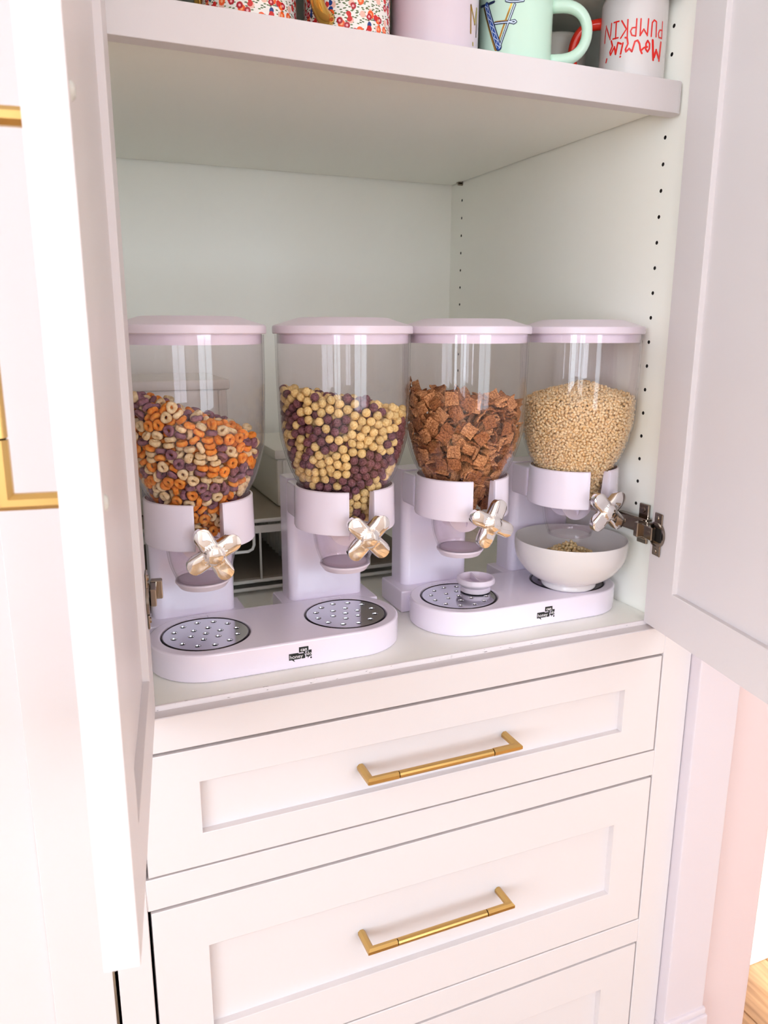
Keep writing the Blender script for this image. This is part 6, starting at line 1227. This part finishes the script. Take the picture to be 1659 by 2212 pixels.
PUMPKIN = [[(-3.2302, 1.6564), (-3.2029, 1.6752), (-2.9862, 1.6578), (-2.9641, 1.6752)], [(-2.7962, 1.6751), (-2.7859, 1.6566)], [(-2.8772, 1.6751), (-2.7064, 1.6749)], [(-2.8818, 1.6571), (-2.7022, 1.6569)], [(-2.4358, 1.6746), (-2.4232, 1.6551)], [(-2.6209, 1.6747), (-2.4631, 1.6646), (-2.6213, 1.6556)], [(-2.1798, 1.6743), (-2.179, 1.6557)], [(-2.1738, 1.665), (-2.2958, 1.665), (-2.3382, 1.6614), (-2.2924, 1.6569), (-2.179, 1.6557)], [(-2.0513, 1.6559), (-2.0565, 1.674)], [(-2.0513, 1.6559), (-1.9549, 1.663), (-1.8329, 1.656), (-1.8297, 1.6741)], [(-1.7044, 1.6555), (-1.699, 1.6703), (-1.6388, 1.6735), (-1.548, 1.6719), (-1.5261, 1.6559)], [(-1.285, 1.6739), (-1.2662, 1.6557)], [(-1.2665, 1.6647), (-1.3943, 1.664), (-1.4406, 1.6599), (-1.4039, 1.6559), (-1.2678, 1.6561)]]
MORNIN = [[(-1.8089, 1.6506), (-1.7382, 1.6473), (-1.7345, 1.6422), (-1.7879, 1.6385), (-1.8506, 1.6411), (-1.8557, 1.6471), (-1.8089, 1.6506)], [(-1.8067, 1.6438), (-1.9142, 1.6427), (-2.0011, 1.6393), (-1.9607, 1.6365)], [(-2.0143, 1.6402), (-2.0503, 1.647), (-2.1142, 1.6509), (-2.1904, 1.6498), (-2.2599, 1.639)], [(-2.2599, 1.639), (-2.3448, 1.6427), (-2.4294, 1.6396), (-2.4527, 1.6424), (-2.3881, 1.648), (-2.4224, 1.6546), (-2.4806, 1.6554)], [(-2.5398, 1.6498), (-2.5893, 1.6382)], [(-2.5914, 1.6354), (-2.5977, 1.635)], [(-2.598, 1.6494), (-2.6993, 1.6515), (-2.7516, 1.6391)], [(-2.7516, 1.6391), (-2.8081, 1.6478), (-2.9317, 1.6399), (-2.963, 1.6433), (-2.8797, 1.6494), (-2.936, 1.6556)], [(-3.0771, 1.6371), (-3.1028, 1.6335)]]
ribbon(c_, r_, PUMPKIN, .0017, M_REDPRINT, 'lettering', g); ribbon(c_, r_, MORNIN, .0021, M_REDPRINT, 'lettering', g)
ribbon(c_, r_, [[(-1.6405, 1.6515), (-1.5732, 1.6305), (-1.4799, 1.6417), (-1.321, 1.6312), (-1.2917, 1.6512)]], .0030, M_REDPRINT, 'lettering', g)

# ------------------------------------------------------------------ wire rack and bins at the back of the cabinet
RK = empty('wire_rack', (-.45, .40, FL), 'white wire rack with grey liner standing behind the two left dispensers', 'rack')
RX0, RX1, RY0, RY1, RH = -.672, -.200, .262, .560, .112
def rack_part(name, paths, r, m=M_WIRE):
    bm = B()
    for p in paths: tube(bm, p, r, 8)
    keep(obj(name, bm, m, None, True), RK)
zt = FL+RH
rack_part('top_rail', [[(RX0, RY0, zt), (RX1, RY0, zt)]], .0030); rack_part('top_rail', [[(RX0, RY1, zt), (RX1, RY1, zt)]], .0030)
bm = B(); box(bm, RX0, RX1, RY0-.0015, RY0+.0015, zt-.019, zt-.007, .0008, 1); keep(obj('front_band', bm, M_WIRE), RK)
rack_part('bottom_rail', [[(RX0, RY0, FL+.018), (RX1, RY0, FL+.018)]], .0030); rack_part('bottom_rail', [[(RX0, RY0-.006, FL+.008), (RX1, RY0-.006, FL+.008)]], .0030)
rack_part('bottom_rail', [[(RX0, RY1, FL+.008), (RX1, RY1, FL+.008)]], .0030)
for i in range(11):
    x = -.660+i*.0445; rack_part('wire', [[(x, RY0, FL+.018), (x, RY0, zt-.012)]], .0018)
for x in (RX0, RX1):
    rack_part('side_rail', [[(x, RY0, zt), (x, RY1, zt)]], .0030); rack_part('side_rail', [[(x, RY0-.004, FL+.003), (x, RY1, FL+.003)]], .0028)
    for y in (RY0, RY1): rack_part('leg', [[(x, y, FL), (x, y, zt)]], .0030)
u = [(-.560, RY0-.010, zt-.004), (-.560, RY0-.010, zt-.040), (-.557, RY0-.010, zt-.046), (-.551, RY0-.010, zt-.049)]
rack_part('hook', [[(-.494, RY0-.010, zt-.010), (-.494, RY0-.010, zt-.034), (-.4965, RY0-.010, zt-.040), (-.503, RY0-.010, zt-.043), (-.560, RY0-.010, zt-.043), (-.566, RY0-.010, zt-.040), (-.568, RY0-.010, zt-.034), (-.568, RY0-.010, zt-.010)]], .0024)
bm = B(); box(bm, RX0, RX1, RY0+.003, RY1, zt-.0035, zt+.0005); keep(obj('liner', bm, M_LINER), RK)
bm = B(); box(bm, RX0+.004, RX1-.004, RY0+.003, RY1, FL+.020, FL+.0225); keep(obj('liner', bm, M_LINER), RK)
for i in range(14):       # corrugated inner divider below the top liner
    y = RY0+.02+i*.0205; bm = B(); tube(bm, [(-.420, y, FL+.0235), (-.420, y, zt-.006)], .0075, 8); keep(obj('corrugation', bm, M_BIN, None, True), RK)
def bin_(x0, x1, y0, y1, h, label):
    z = FL+RH+.0008; root = empty('storage_bin', ((x0+x1)/2, (y0+y1)/2, z), label, 'bin', 'bins on the wire rack')
    bm = B(); box(bm, x0+.004, x1-.004, y0+.004, y1-.004, z, z+h-.014, .006, 2); keep(obj('bin_body', bm, M_BIN, None, 40), root)
    bm = B(); box(bm, x0, x1, y0, y1, z+h-.016, z+h, .004, 2); keep(obj('bin_lid', bm, M_BIN, None, 40), root)
    for xx in (x0+.016, x1-.016):
        bm = B(); box(bm, xx-.003, xx+.003, y0+.0015, y0+.0045, z+.004, z+h-.017, .001, 1); keep(obj('bin_rib', bm, M_BIN, None, 40), root)
bin_(-.438, -.225, .330, .540, .094, 'low white lidded bin seen between the two left hoppers')
bin_(-.662, -.499, .350, .545, .205, 'tall white lidded bin seen through the leftmost hopper')
